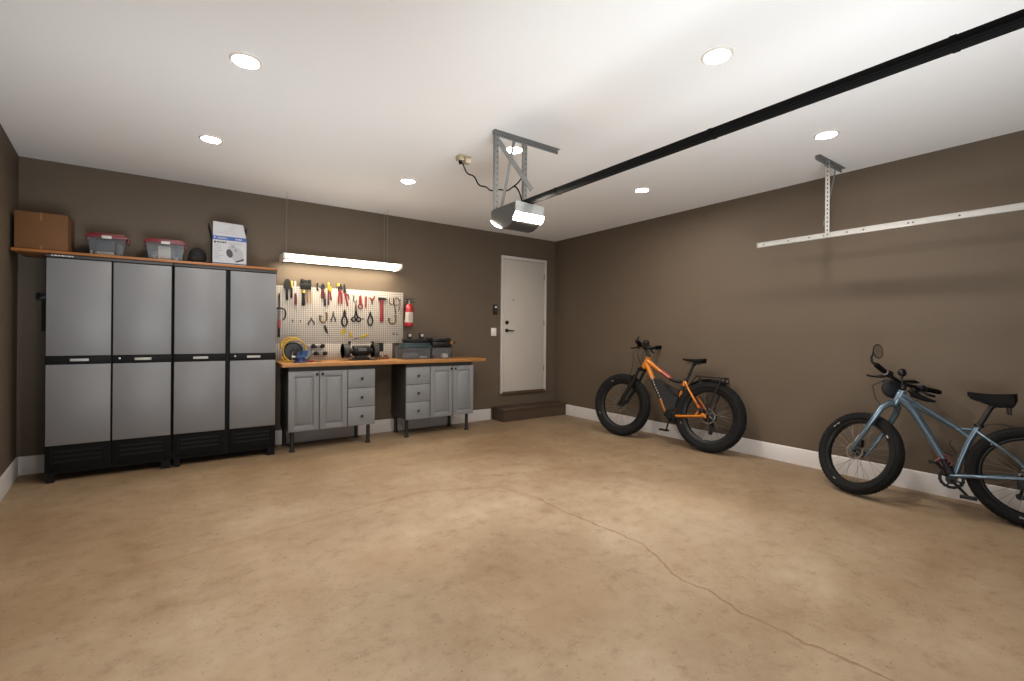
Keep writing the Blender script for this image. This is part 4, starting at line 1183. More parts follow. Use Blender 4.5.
class Bike:
    """local axes: x to the wall, y forward, z up; origin where the rear tyre meets the floor"""

    def __init__(s, name, label, rear, front, lean, R, r, steer, Ht, Hb, axle_f, wf=1.0, rd=0.030):
        s.wf, s.rd = wf, rd
        yaw = math.atan2(front[0] - rear[0], front[1] - rear[1])
        s.t = thing(name, label, 'bicycle', (rear[0], rear[1], 0.0), 'fat tyred bicycles along the right wall', local=True)
        s.t.rotation_euler = (0, lean, -yaw)
        s.R, s.r = R, r
        s.axle_f = axle_f
        ax = Vector((0, Ht[0] - Hb[0], Ht[1] - Hb[1])).normalized()
        o = Vector((0, Ht[0], Ht[1]))
        s.S = Matrix.Translation(o) @ Matrix.Rotation(-steer, 4, ax) @ Matrix.Translation(-o)

    def put(s, name, mb, mat, parent=None, steer=False, sharp=35):
        if steer:
            mb.map(lambda q: s.S @ Vector(q))
        return mb.build(name, mat, parent or s.t, (0, 0, 0), sharp)

    def wheel(s, cy, steer, decal, hubr, disc_r, n_spk=28):
        R, r = s.R, s.r
        c = (0, cy, R)
        w = MB().torus(c, R - r - 0.002, r, 'x', 72, 16, sq=s.wf)
        rnd = random.Random(5)
        for k in range(66):                              # tread blocks
            a = 2 * PI * k / 66
            for x, da, rr in ((-r * 0.50, 0.0, R - 0.007), (r * 0.50, 0.0, R - 0.007), (0.0, 0.045, R - 0.001), (-r * s.wf * 0.86, 0.045, R - 0.026), (r * s.wf * 0.86, 0.045, R - 0.026)):
                M = Matrix.Translation(c) @ Matrix.Rotation(-(a + da), 4, 'X') @ Matrix.Translation((x, 0, rr - 0.004))
                w.box(-0.010, 0.010, -0.009, 0.009, -0.004, 0.004, M=M)
        tw = s.put('wheel', MB().lathe([(R - 2 * r + 0.012, -r * 0.72), (R - 2 * r + 0.012, r * 0.72), (R - 2 * r - s.rd * 0.3, r * 0.70), (R - 2 * r - s.rd, r * 0.40), (R - 2 * r - s.rd, -r * 0.40), (R - 2 * r - s.rd * 0.3, -r * 0.70), (R - 2 * r + 0.012, -r * 0.72)], c, 'x', 64, cap=False), M_rimb, None, steer)
        s.put('tire', w, M_tyre, tw, steer)
        sp = MB()
        for k in range(n_spk):
            a = 2 * PI * k / n_spk
            sd = 1 if k % 2 else -1
            b = a + (0.55 if k % 4 < 2 else -0.55)
            p0 = (sd * 0.034, cy + hubr * math.cos(b), R + hubr * math.sin(b))
            p1 = (sd * 0.006, cy + (R - 2 * r - s.rd + 0.004) * math.cos(a), R + (R - 2 * r - s.rd + 0.004) * math.sin(a))
            sp.tube([p0, p1], 0.0014, 5)
        s.put('spokes', sp, M_spoke, tw, steer)
        hb = MB().lathe([(0.012, -0.065), (0.016, -0.05), (hubr, -0.038), (hubr, -0.030), (hubr * 0.6, -0.02), (hubr * 0.6, 0.02), (hubr, 0.030), (hubr, 0.038), (0.016, 0.05), (0.012, 0.065)], c, 'x', 24)
        s.put('hub', hb, M_bk, tw, steer)
        d = MB()
        n = 30
        for k in range(n):                               # wavy rotor ring and its arms
            a0, a1 = 2 * PI * k / n, 2 * PI * (k + 1) / n
            q = []
            for x in (-0.046, -0.048):
                for a, ri, ro in ((a0, disc_r - 0.014 - 0.003 * (k % 2), disc_r - 0.003 * (k % 2)), (a1, disc_r - 0.014 - 0.003 * ((k + 1) % 2), disc_r - 0.003 * ((k + 1) % 2))):
                    q += [(x, cy + ri * math.cos(a), R + ri * math.sin(a)), (x, cy + ro * math.cos(a), R + ro * math.sin(a))]
            d.add(q, [(0, 1, 3, 2), (4, 6, 7, 5), (0, 4, 5, 1), (2, 3, 7, 6), (1, 5, 7, 3), (0, 2, 6, 4)])
        for k in range(6):
            a = 2 * PI * k / 6
            d.tube([(-0.047, cy + 0.018 * math.cos(a), R + 0.018 * math.sin(a)), (-0.047, cy + (disc_r - 0.012) * math.cos(a + 0.4), R + (disc_r - 0.012) * math.sin(a + 0.4))], 0.004, 5)
        d.lathe([(0.022, -0.049), (0.022, -0.045)], c, 'x', 16)
        s.put('brake_disc', d, M_disc, tw, steer)
        dm = MB()                                        # small pale print on the sidewall
        for a in decal:
            for k in range(3):
                M = Matrix.Translation(c) @ Matrix.Rotation(-(a + 0.03 * k), 4, 'X') @ Matrix.Translation((-r * s.wf * 0.92, 0, R - r * 1.45)) @ Matrix.Rotation(0.35, 4, 'Y')
                dm.box(-0.0012, 0.0012, -0.0035, 0.0035, -0.009, 0.009, M=M)
        if decal:
            s.put('sidewall_print', dm, M_wht, tw, steer)
        return tw

    def L(s, pts, x=0.0):
        return [(x, a, b) if len(q) == 2 else (q[2], a, b) for q in pts for a, b in [q[:2]]]

    def tubes(s, name, lst, mat, parent=None, steer=False, n=14):
        mb = MB()
        for pts, r in lst:
            mb.tube(s.L(pts), r, n)
        return s.put(name, mb, mat, parent, steer)


def saddle(bk, nose, rear, z, h, wd):
    """padded saddle: narrow nose to a broad rear, as one closed surface"""
    n, m = 14, 14
    vs, fs = [], []
    for i in range(n + 1):
        t = i / n
        y = nose + (rear - nose) * t
        hw = (0.020 + (wd - 0.020) * (t ** 1.9)) * (1 if t < 0.88 else math.sqrt(max(0.02, 1 - ((t - 0.88) / 0.125) ** 2)))
        if t < 0.08:
            hw *= math.sqrt(max(0.1, 1 - (1 - t / 0.08) ** 2))
        top = z - 0.010 * math.sin(PI * t) + 0.008 * t
        th = h * (0.45 + 0.55 * min(1, t * 1.6)) * (1 if 0.06 < t < 0.94 else 0.6)
        for k in range(m):
            a = 2 * PI * k / m
            ca, sa = math.cos(a), math.sin(a)
            vs.append((hw * math.copysign(abs(ca) ** 0.8, ca), y, top - th / 2 + th / 2 * math.copysign(abs(sa) ** 0.7, sa) - 0.25 * th * abs(ca) ** 3))
    for i in range(n):
        for k in range(m):
            fs.append((i * m + k, i * m + (k + 1) % m, (i + 1) * m + (k + 1) % m, (i + 1) * m + k))
    fs += [tuple(range(m)), tuple(n * m + k for k in range(m))[::-1]]
    return bk.put('saddle', MB().add(vs, fs), M_seat, sharp=60)


def crank(bk, cy, cz, ang, ln, ring, right_x=0.075):
    t = bk.put('crankset', MB().lathe([(0.03, -0.075), (0.034, -0.06), (0.034, 0.06), (0.03, 0.075)], (0, cy, cz), 'x', 20), M_bk)
    mb = MB()
    n = 32
    for k in range(n):
        a0, a1 = 2 * PI * k / n, 2 * PI * (k + 1) / n
        mb.add([(x, cy + rr * math.cos(a), cz + rr * math.sin(a)) for x in (0.050, 0.054) for a, rr in ((a0, ring - 0.02), (a0, ring + 0.004 * (k % 2)), (a1, ring - 0.02), (a1, ring + 0.004 * ((k + 1) % 2)))],
               [(0, 1, 3, 2), (4, 6, 7, 5), (1, 5, 7, 3), (0, 2, 6, 4)])
    for k in range(4):
        a = 2 * PI * k / 4 + 0.4
        mb.tube([(0.052, cy, cz), (0.052, cy + (ring - 0.012) * math.cos(a), cz + (ring - 0.012) * math.sin(a))], 0.007, 6)
    bk.put('chainring', mb, M_bk, t)
    for sgn, x in ((1, -right_x), (-1, right_x)):
        e = (cy + sgn * ln * math.cos(ang), cz + sgn * ln * math.sin(ang))
        a = bk.put('crank_arm', MB().tube([(x, cy, cz), (x * 1.08, e[0], e[1])], [0.016, 0.012], 10, flat=0.7), M_bk, t)
        x2 = x * 1.08
        s2 = -1 if x < 0 else 1
        p = MB().box(min(x2 + s2 * 0.012, x2 + s2 * 0.095), max(x2 + s2 * 0.012, x2 + s2 * 0.095), e[0] - 0.045, e[0] - 0.036, e[1] - 0.012, e[1] + 0.012, 0.003)
        p.box(min(x2 + s2 * 0.012, x2 + s2 * 0.095), max(x2 + s2 * 0.012, x2 + s2 * 0.095), e[0] + 0.036, e[0] + 0.045, e[1] - 0.012, e[1] + 0.012, 0.003)
        for xx in (x2 + s2 * 0.016, x2 + s2 * 0.054, x2 + s2 * 0.090):
            p.box(xx - 0.006, xx + 0.006, e[0] - 0.04, e[0] + 0.04, e[1] - 0.010, e[1] + 0.010, 0.002)
        bk.put('pedal', p, M_bk, t)
    return t


def bars(bk, c, half, rise, back, stem_from, grip_l=0.13, grip_r=0.019):
    """handlebar with stem, grips and brake levers, all turning with the fork"""
    cy, cz = c
    pts = []
    for i in range(-10, 11):
        t = i / 10
        pts.append((half * t, cy - back * abs(t) ** 1.5, cz + rise * abs(t) ** 1.3))
    h = bk.put('handlebar', MB().tube(pts, 0.0145, 12), M_bk, None, True)
    st = MB().tube([(0, stem_from[0], stem_from[1]), (0, (stem_from[0] + cy) / 2 - 0.005, stem_from[1] + 0.03), (0, cy, cz)], [0.021, 0.019, 0.022], 12)
    st.box(-0.026, 0.026, cy - 0.024, cy + 0.024, cz - 0.022, cz + 0.022, 0.006)
    bk.put('stem', st, M_bk, None, True)
    for s in (-1, 1):
        e = Vector((s * half, cy - back, cz + rise))
        i_ = Vector((s * (half - grip_l), cy - back * ((half - grip_l) / half) ** 1.5, cz + rise * ((half - grip_l) / half) ** 1.3))
        d = (e - i_).normalized()
        bk.put('grip', MB().tube([i_, i_ + d * 0.01, e - d * 0.01, e + d * 0.012], [grip_r * 0.85, grip_r, grip_r, grip_r * 0.8], 14), M_seat, h, True)
        q = i_ - d * 0.035
        bk.put('brake_lever', MB().tube([q, q + Vector((0, 0.03, -0.018)), q + Vector((s * 0.04, 0.055, -0.035)), q + Vector((s * 0.11, 0.060, -0.050)), q + Vector((s * 0.13, 0.062, -0.046))], [0.018, 0.016, 0.008, 0.0075, 0.008], 10), M_bk, h, True)
    return h


def cassette(bk, cy, cz):
    mb = MB()
    for k, rr in enumerate((0.080, 0.070, 0.060, 0.050, 0.042, 0.035)):
        x = 0.036 + 0.006 * k
        mb.lathe([(rr - 0.014, x), (rr, x), (rr, x + 0.003), (rr - 0.014, x + 0.003), (rr - 0.014, x)], (0, cy, cz), 'x', 26, cap=False)
    mb.lathe([(0.022, 0.034), (0.022, 0.072)], (0, cy, cz), 'x', 16)
    bk.put('cassette', mb, M_bk)


def derailleur(bk, cy, cz, j, lo):
    mb = MB().tube(bk.L([(cy, cz - 0.01, 0.075), (cy - 0.01, cz - 0.05, 0.085), j + (0.08,)]), [0.010, 0.014, 0.014], 10)
    for q in (j, lo):
        mb.lathe([(0.0, 0.060), (0.024, 0.060), (0.024, 0.070), (0.0, 0.070)], (0, q[0], q[1]), 'x', 16)
    mb.tube(bk.L([j + (0.076,), lo + (0.076,)]), 0.010, 8).tube(bk.L([j + (0.054,), lo + (0.054,)]), 0.008, 8)
    bk.put('derailleur', mb, M_bk)


# ---------------- the orange electric bike
B = Bike('bicycle', 'orange and black electric fat bike with a rear rack, leaning by the corner', (4.862, 3.015), (4.706, 4.133), math.radians(8), 0.406, 0.052, math.radians(-2),
         (0.824, 1.042), (0.888, 0.911), 1.160)
BB, ST, HD = (0.411, 0.353), (0.318, 0.777), (0.845, 1.005)
fr = B.tubes('frame', [([(0.820, 1.050), (0.892, 0.903)], 0.030), ([(0.832, 1.000), (0.715, 0.925), (0.601, 0.854)], [0.030, 0.024, 0.021]),
                       ([(0.850, 0.965), (0.800, 0.885), (0.740, 0.775)], [0.033, 0.032, 0.030])], M_oframe)
B.tubes('rear_triangle', [([(0.313, 0.800), (0.330, 0.725)], 0.022),
                       ([(0.308, 0.775, -0.012), (0.235, 0.680, -0.055), (0.130, 0.545, -0.072), (0.037, 0.415, -0.080)], [0.014, 0.012, 0.012, 0.012]),
                       ([(0.308, 0.775, 0.012), (0.235, 0.680, 0.055), (0.130, 0.545, 0.072), (0.037, 0.415, 0.080)], [0.014, 0.012, 0.012, 0.012]),
                       ([(0.435, 0.355, -0.025), (0.34, 0.362, -0.062), (0.15, 0.385, -0.078), (0.030, 0.402, -0.082)], [0.020, 0.016, 0.014, 0.014]),
                       ([(0.435, 0.355, 0.025), (0.34, 0.362, 0.062), (0.15, 0.385, 0.078), (0.030, 0.402, 0.082)], [0.020, 0.016, 0.014, 0.014]),
                       ([(0.130, 0.390, -0.078), (0.095, 0.440, -0.078), (0.075, 0.468, -0.077)], 0.011),
                       ([(0.045, 0.425, -0.084), (0.015, 0.405, -0.084), (0.000, 0.385, -0.084)], [0.018, 0.022, 0.012])], M_oframe, fr)
for q in (([(0.610, 0.548), (0.555, 0.450), (0.520, 0.392)], 0.026), ([(0.345, 0.660), (0.362, 0.585)], 0.0215), ([(0.378, 0.520), (0.405, 0.395)], 0.0215)):
    B.tubes('orange_frame_band', [q], M_oframe, fr)
for q in (([(0.610, 0.858), (0.510, 0.800), (0.455, 0.775), (0.400, 0.768), (0.322, 0.775)], [0.0205, 0.020, 0.020, 0.019, 0.018]), ([(0.745, 0.782), (0.680, 0.670), (0.608, 0.545)], 0.0295),
          ([(0.522, 0.396), (0.495, 0.350)], 0.0265), ([(0.329, 0.728), (0.346, 0.655)], 0.021), ([(0.361, 0.590), (0.379, 0.515)], 0.021), ([(0.403, 0.400), (0.412, 0.355)], 0.022)):
    B.tubes('black_frame_section', [q], M_bk, fr)
B.tubes('red_sleeve', [([(0.632, 0.880), (0.505, 0.803)], 0.0275)], M_redb, fr)
B.tubes('sleeve_stripe', [([(0.630, 0.882, -0.024), (0.508, 0.807, -0.024)], 0.006)], M_wht, fr)
mb = MB()
for k in range(9):                                      # pale lettering down the black down tube, too small to read
    t = k / 8
    y, z = 0.748 + (0.600 - 0.748) * t, 0.800 + (0.540 - 0.800) * t
    mb.box(-0.0315, -0.0285, y - 0.006, y + 0.006, z - 0.010, z + (0.008 if k % 3 else 0.012))
for y, z in ((0.548, 0.446), (0.520, 0.395), (0.503, 0.366)):
    mb.box(-0.0285, -0.0255, y - 0.006, y + 0.006, z - 0.012, z + 0.012)
B.put('down_tube_lettering', mb, M_wht, fr)
B.put('motor', MB().lathe([(0.0, -0.075), (0.058, -0.072), (0.068, -0.060), (0.068, 0.060), (0.058, 0.072), (0.0, 0.075)], (0, 0.430, 0.345), 'x', 26).prism([(0.36, 0.33), (0.46, 0.30), (0.53, 0.35), (0.50, 0.42), (0.42, 0.43)], -0.055, 0.055, 'x'), M_bk)
B.put('battery_pack', MB().prism([(0.690, 0.770), (0.650, 0.775), (0.560, 0.715), (0.470, 0.690), (0.372, 0.668), (0.366, 0.600), (0.395, 0.480), (0.430, 0.400), (0.490, 0.395), (0.530, 0.440), (0.585, 0.555), (0.650, 0.680)], -0.042, 0.042, 'x'), M_bagf)
B.put('battery_strap', MB().prism([(0.560, 0.722), (0.545, 0.710), (0.440, 0.600), (0.372, 0.585), (0.372, 0.610), (0.430, 0.625), (0.530, 0.722)], -0.046, 0.046, 'x'), M_bk)
fk = MB()
for s in (-1, 1):
    x = 0.076 * s
    fk.tube([(x, 0.905, 0.885), (x, 0.985, 0.700)], 0.019, 12).tube([(x, 0.975, 0.722), (x, 1.095, 0.515), (x, 1.143, 0.420)], [0.028, 0.026, 0.022], 12)
    fk.tube([(x, 1.142, 0.425), (x, 1.160, 0.406)], [0.024, 0.020], 12)
fk.tube([(-0.076, 0.905, 0.875), (-0.04, 0.898, 0.892), (0.04, 0.898, 0.892), (0.076, 0.905, 0.875)], 0.026, 12)
fk.tube([(-0.076, 0.995, 0.745), (0, 1.020, 0.800), (0.076, 0.995, 0.745)], 0.014, 10)
fk.cyl((-0.085, 1.160, 0.406), (0.085, 1.160, 0.406), 0.011, n=12)
f_ = B.put('fork', fk, M_bk, None, True)
B.put('brake_caliper', MB().box(-0.085, -0.045, 1.07, 1.125, 0.415, 0.485, 0.008), M_bk, f_, True)
B.wheel(1.160, True, (0.4, 2.0), 0.030, 0.092)
B.wheel(0.0, False, (1.9,), 0.062, 0.092)
cassette(B, 0.0, 0.408)
derailleur(B, 0.0, 0.408, (-0.012, 0.300), (0.000, 0.218))
B.tubes('seatpost', [([(0.300, 0.775), (0.222, 0.985)], 0.016), ([(0.268, 0.862), (0.262, 0.878)], 0.021)], M_bk)
B.put('seat_clamp', MB().lathe([(0.024, -0.012), (0.026, 0.0), (0.024, 0.012)], (0, 0.310, 0.800), 'z', 18), M_bk)
saddle(B, 0.366, 0.080, 1.055, 0.050, 0.072)
B.tubes('saddle_rail', [([(0.300, 1.005, -0.022), (0.250, 0.990, -0.022), (0.170, 0.992, -0.026), (0.130, 1.010, -0.030)], 0.004), ([(0.300, 1.005, 0.022), (0.250, 0.990, 0.022), (0.170, 0.992, 0.026), (0.130, 1.010, 0.030)], 0.004), ([(0.230, 0.975), (0.205, 0.998)], 0.020)], M_bk)
# rear rack
rk = MB()
for x in (-0.055, -0.018, 0.018, 0.055):
    rk.tube(B.L([(0.172, 0.852, x), (0.0, 0.850, x), (-0.168, 0.846, x)]), 0.0065, 8)
for y in (0.170, 0.05, -0.05, -0.165):
    rk.tube(B.L([(y, 0.850, -0.058), (y, 0.850, 0.058)]), 0.0065, 8)
rk.tube(B.L([(-0.168, 0.846, -0.058), (-0.172, 0.800, -0.058), (-0.172, 0.800, 0.058), (-0.168, 0.846, 0.058)]), 0.006, 8)
rack = B.put('rack', rk, M_bk)
for x in (-1, 1):
    B.tubes('rack_stay', [([(-0.140, 0.846, 0.060 * x), (-0.080, 0.680, 0.076 * x), (-0.020, 0.500, 0.088 * x), (0.010, 0.440, 0.088 * x)], 0.007), ([(0.150, 0.850, 0.058 * x), (0.220, 0.760, 0.05 * x), (0.262, 0.710, 0.045 * x)], 0.006)], M_bk, rack)
B.put('rack_light', MB().lathe([(0.0, -0.02), (0.028, -0.02), (0.032, 0.0), (0.028, 0.02), (0.0, 0.02)], (-0.03, 0.104, 0.792), 'x', 18), M_bk, rack)
mb = MB()
arc = [math.radians(52 + 5 * i) for i in range(14)]
for i, a in enumerate(arc):
    y, z = 0.422 * math.cos(a), 0.408 + 0.422 * math.sin(a)
    mb.v += [(-0.060, y - 0.012 * math.cos(a), z - 0.012 * math.sin(a)), (-0.030, y, z), (0.030, y, z), (0.060, y - 0.012 * math.cos(a), z - 0.012 * math.sin(a)),
             (0.058, y - 0.015 * math.cos(a), z - 0.015 * math.sin(a)), (0.028, y - 0.003 * math.cos(a), z - 0.003 * math.sin(a)), (-0.028, y - 0.003 * math.cos(a), z - 0.003 * math.sin(a)), (-0.058, y - 0.015 * math.cos(a), z - 0.015 * math.sin(a))]
    if i:
        b0, b1 = (i - 1) * 8, i * 8
        mb.f += [(b0 + k, b0 + (k + 1) % 8, b1 + (k + 1) % 8, b1 + k) for k in range(8)]
B.put('mudguard', mb, M_bk)
B.tubes('brake_hose', [([(0.130, 0.545, -0.088), (0.085, 0.525, -0.092), (0.055, 0.480, -0.092)], 0.006)], M_redb)
B.put('rear_caliper', MB().box(-0.092, -0.045, 0.03, 0.09, 0.430, 0.490, 0.008), M_bk)
crank(B, 0.425, 0.345, math.radians(-78), 0.168, 0.085, 0.085)
bh = bars(B, (0.870, 1.160), 0.325, 0.055, 0.05, (0.818, 1.055), 0.13, 0.026)
B.put('headlight', MB().lathe([(0.0, -0.03), (0.030, -0.03), (0.038, 0.0), (0.032, 0.03), (0.0, 0.03)], (0.01, 0.880, 1.232), 'y', 20).cyl((0.01, 0.875, 1.17), (0.01, 0.875, 1.21), 0.010, n=10), M_bk, bh, True)
B.put('display', MB().box(-0.045, 0.045, 0.830, 0.890, 1.190, 1.205, 0.004), M_bk, bh, True)
B.put('bar_end', MB().tube([(-0.322, 0.825, 1.210), (-0.312, 0.82, 1.250), (-0.306, 0.81, 1.275)], [0.014, 0.016, 0.013], 10), M_bk, bh, True)
B.put('control_pod', MB().box(-0.225, -0.165, 0.830, 0.875, 1.165, 1.215, 0.008), M_bk, bh, True)
B.tubes('cable', [([(0.830, 1.160, -0.05), (0.935, 1.140, -0.06), (0.960, 1.060, -0.04), (0.915, 0.960, -0.035), (0.880, 0.900, -0.04)], 0.0035), ([(0.850, 1.170, 0.08), (0.930, 1.120, 0.05), (0.925, 1.020, 0.03), (0.870, 0.950, 0.03)], 0.0035),
                  ([(0.855, 1.160, -0.16), (0.975, 1.090, -0.13), (0.990, 0.960, -0.085), (1.020, 0.700, -0.10), (1.08, 0.50, -0.10)], 0.0035)], M_bk, bh, True)

# ---------------- the steel blue bike
B = Bike('bicycle', 'steel blue fat bike with a round mirror, its front wheel turned towards the wall', (4.81, 0.525), (4.62, 1.52), math.radians(8), 0.351, 0.041, math.radians(33),
         (0.719, 0.881), (0.752, 0.803), 1.000, 1.30, 0.014)
fr = B.tubes('frame', [([(0.713, 0.895), (0.757, 0.790)], 0.030), ([(0.722, 0.862), (0.655, 0.808), (0.520, 0.722), (0.372, 0.625)], [0.028, 0.027, 0.024, 0.021]),
                       ([(0.372, 0.622), (0.322, 0.580)], [0.019, 0.019]), ([(0.385, 0.636), (0.330, 0.642), (0.285, 0.634)], [0.013, 0.011, 0.013]),
                       ([(0.735, 0.835), (0.690, 0.800), (0.640, 0.735), (0.540, 0.545), (0.452, 0.370), (0.420, 0.285)], [0.030, 0.034, 0.029, 0.026, 0.026, 0.028]),
                       ([(0.276, 0.668), (0.322, 0.560), (0.372, 0.395), (0.398, 0.290)], [0.023, 0.021, 0.020, 0.022]),
                       ([(0.280, 0.628, -0.014), (0.230, 0.585, -0.055), (0.150, 0.520, -0.078), (0.080, 0.460, -0.084), (0.012, 0.360, -0.086)], [0.014, 0.012, 0.012, 0.012, 0.012]),
                       ([(0.280, 0.628, 0.014), (0.230, 0.585, 0.055), (0.150, 0.520, 0.078), (0.080, 0.460, 0.084), (0.012, 0.360, 0.086)], [0.014, 0.012, 0.012, 0.012, 0.012]),
                       ([(0.420, 0.275, -0.030), (0.340, 0.295, -0.070), (0.200, 0.315, -0.084), (0.012, 0.345, -0.088)], [0.019, 0.016, 0.014, 0.014]),
                       ([(0.420, 0.275, 0.030), (0.340, 0.295, 0.070), (0.200, 0.315, 0.084), (0.012, 0.345, 0.088)], [0.019, 0.016, 0.014, 0.014])], M_bframe)
B.tubes('bottom_bracket_guard', [([(0.470, 0.395), (0.432, 0.315), (0.415, 0.262)], [0.030, 0.033, 0.036])], M_bk, fr)
B.put('seat_clamp', MB().lathe([(0.027, -0.012), (0.029, 0.0), (0.027, 0.012)], (0, 0.272, 0.672), 'z', 18), M_bk)
B.tubes('seatpost', [([(0.282, 0.645), (0.203, 0.832)], 0.0165), ([(0.207, 0.822), (0.192, 0.842)], 0.022)], M_bk)
saddle(B, 0.335, 0.076, 0.922, 0.100, 0.095)
B.tubes('saddle_rail', [([(0.280, 0.860, -0.022), (0.230, 0.840, -0.022), (0.160, 0.842, -0.028), (0.120, 0.862, -0.03)], 0.005), ([(0.280, 0.860, 0.022), (0.230, 0.840, 0.022), (0.160, 0.842, 0.028), (0.120, 0.862, 0.03)], 0.005)], M_bk)
B.tubes('hanging_strap', [([(0.128, 0.845, -0.03), (0.126, 0.775, -0.032), (0.112, 0.770, -0.03), (0.110, 0.845, -0.028)], 0.006)], M_bk)
fk = MB()
for s in (-1, 1):
    x = 0.088 * s
    fk.tube([(0.02 * s, 0.762, 0.778), (0.055 * s, 0.772, 0.768), (x * 0.95, 0.800, 0.720), (x, 0.850, 0.620), (x, 0.985, 0.372), (x * 0.95, 1.000, 0.351)], [0.028, 0.026, 0.024, 0.021, 0.015, 0.016], 14)
fk.tube([(0, 0.755, 0.796), (0, 0.768, 0.770)], 0.032, 16)
fk.cyl((-0.095, 1.0, 0.351), (0.095, 1.0, 0.351), 0.011, n=12)
f_ = B.put('fork', fk, M_bframe, None, True)
B.put('brake_caliper', MB().box(-0.088, -0.045, 0.925, 0.975, 0.385, 0.450, 0.008), M_bk, f_, True)
B.tubes('fork_decal', [([(0.935, 0.480, -0.100), (0.965, 0.425, -0.099)], 0.006)], M_wht, f_, True)
B.wheel(1.000, True, (0.62, 0.75, 2.6, 5.2), 0.034, 0.075, 30)
B.wheel(0.0, False, (0.75, 2.9), 0.034, 0.080, 30)
cassette(B, 0.0, 0.351)
derailleur(B, 0.02, 0.351, (0.045, 0.275), (0.060, 0.200))
B.put('rear_caliper', MB().box(-0.095, -0.045, 0.03, 0.085, 0.262, 0.330, 0.008), M_bk)
crank(B, 0.418, 0.252, math.radians(228), 0.135, 0.075, 0.080)
mb = MB()
for o in (0.0, 0.022):
    mb.torus((-0.020, 0.462 - o * 0.6, 0.395 - o), 0.032, 0.006, 'x', 18, 6)
mb.tube(B.L([(0.505, 0.372, -0.03), (0.478, 0.398, -0.035)]), 0.009, 8)
B.put('red_strap', mb, M_reflect)
B.tubes('bottle_cage_wire', [([(0.460, 0.445, 0.0), (0.405, 0.430, -0.02), (0.392, 0.445, -0.02), (0.420, 0.500, -0.02), (0.432, 0.520, -0.02), (0.415, 0.548, -0.02)], 0.004)], M_bk)
B.tubes('brake_hose', [([(0.262, 0.672), (0.220, 0.690, -0.02), (0.160, 0.702, -0.03), (0.100, 0.690, -0.03)], 0.0035), ([(0.700, 0.845, -0.034), (0.55, 0.735, -0.030), (0.40, 0.635, -0.026)], 0.0035)], M_bk)
bh = bars(B, (0.725, 0.960), 0.355, 0.035, 0.045, (0.706, 0.905), 0.13, 0.020)
B.put('handlebar_bag', MB().ball((0.0, 0.800, 0.905), 0.075, 18, 12, (1.25, 0.62, 0.95)).box(-0.07, 0.07, 0.765, 0.835, 0.94, 0.975, 0.012), M_bagf, bh, True)
B.put('bag_badge', MB().box(-0.020, 0.010, 0.834, 0.842, 0.945, 0.968, 0.003), M_reflect, bh, True)
B.put('bell', MB().ball((-0.015, 0.720, 1.045), 0.034, 16, 10, (1, 0.8, 1)).cyl((-0.015, 0.722, 0.975), (-0.015, 0.722, 1.02), 0.012, n=10), M_bk, bh, True)
B.put('phone_mount', MB().box(0.03, 0.10, 0.66, 0.73, 0.985, 1.000, 0.004), M_bk, bh, True)
g = Vector((-0.355, 0.680, 0.997))
m1 = B.put('mirror', MB().tube([g + Vector((-0.01, 0, 0)), g + Vector((-0.035, 0.010, 0.012)), g + Vector((-0.045, 0.012, 0.05)), g + Vector((-0.035, 0.012, 0.065))], [0.011, 0.010, 0.008, 0.008], 10), M_bk, bh, True)
Mm = Matrix.Translation(g + Vector((0.0, 0.0, 0.112))) @ Matrix.Rotation(math.radians(2), 4, 'Z')
B.put('mirror_ring', MB().torus((0, 0, 0), 0.054, 0.0045, 'y', 28, 8, M=Mm).tube([Mm @ Vector((-0.052, 0, -0.014)), g + Vector((-0.038, 0.012, 0.06))], 0.005, 8), M_bk, m1, True)
B.put('mirror_glass', MB().lathe([(0.0, -0.003), (0.051, -0.003), (0.051, 0.003), (0.0, 0.003)], (0, 0, 0), 'y', 28, M=Mm), M_mir, m1, True)
B.put('pale_clamp', MB().tube([(-0.232, 0.700, 0.978), (-0.218, 0.703, 0.976)], 0.022, 12), M_wht, bh, True)
B.put('control_pod', MB().box(-0.205, -0.14, 0.69, 0.735, 0.955, 1.005, 0.010), M_bk, bh, True)
B.put('shifter', MB().box(0.135, 0.20, 0.66, 0.72, 0.945, 0.990, 0.010).tube([(0.17, 0.70, 0.95), (0.20, 0.66, 0.925), (0.25, 0.64, 0.925)], [0.012, 0.011, 0.012], 8), M_bk, bh, True)
B.put('bar_mitt', MB().tube([(0.09, 0.715, 0.925), (0.16, 0.725, 0.905), (0.27, 0.70, 0.900), (0.33, 0.69, 0.905)], [0.018, 0.036, 0.028, 0.016], 12, flat=0.6), M_bagf, bh, True)
B.tubes('cable', [([(0.740, 0.950, -0.14), (0.860, 0.900, -0.13), (0.850, 0.800, -0.09), (0.800, 0.740, -0.09)], 0.0035), ([(0.725, 0.945, 0.12), (0.800, 0.880, 0.09), (0.760, 0.820, 0.04)], 0.0035), ([(0.730, 0.955, 0.10), (0.640, 0.895, 0.09), (0.600, 0.830, 0.03), (0.640, 0.790, 0.0)], 0.0035)], M_bk, bh, True)
B.put('dangling_toggle', MB().tube([(0.03, 0.640, 0.790), (0.03, 0.642, 0.76), (0.03, 0.640, 0.705)], [0.006, 0.013, 0.010], 10), M_bk)
# ------------------------------------------------------------------ garage door opener hung from punched angle iron
M_galv = material('galvanised_steel', lin(132, 131, 128), rough=0.5, metal=0.3, var=0.06, vscale=30)
M_hole = material('punched_hole', lin(60, 60, 60), rough=0.7)
M_openergrey = material('opener_grey', lin(44, 42, 39), rough=0.5)
M_openersil = material('opener_silver', lin(150, 150, 148), rough=0.4, metal=0.2)
M_olens = material('opener_lens', lin(255, 250, 240), rough=0.4, emit=(1.0, 0.90, 0.74, 1), strength=OPENER)
M_track = material('black_track', lin(12, 12, 12), rough=0.7, spec=0.08)


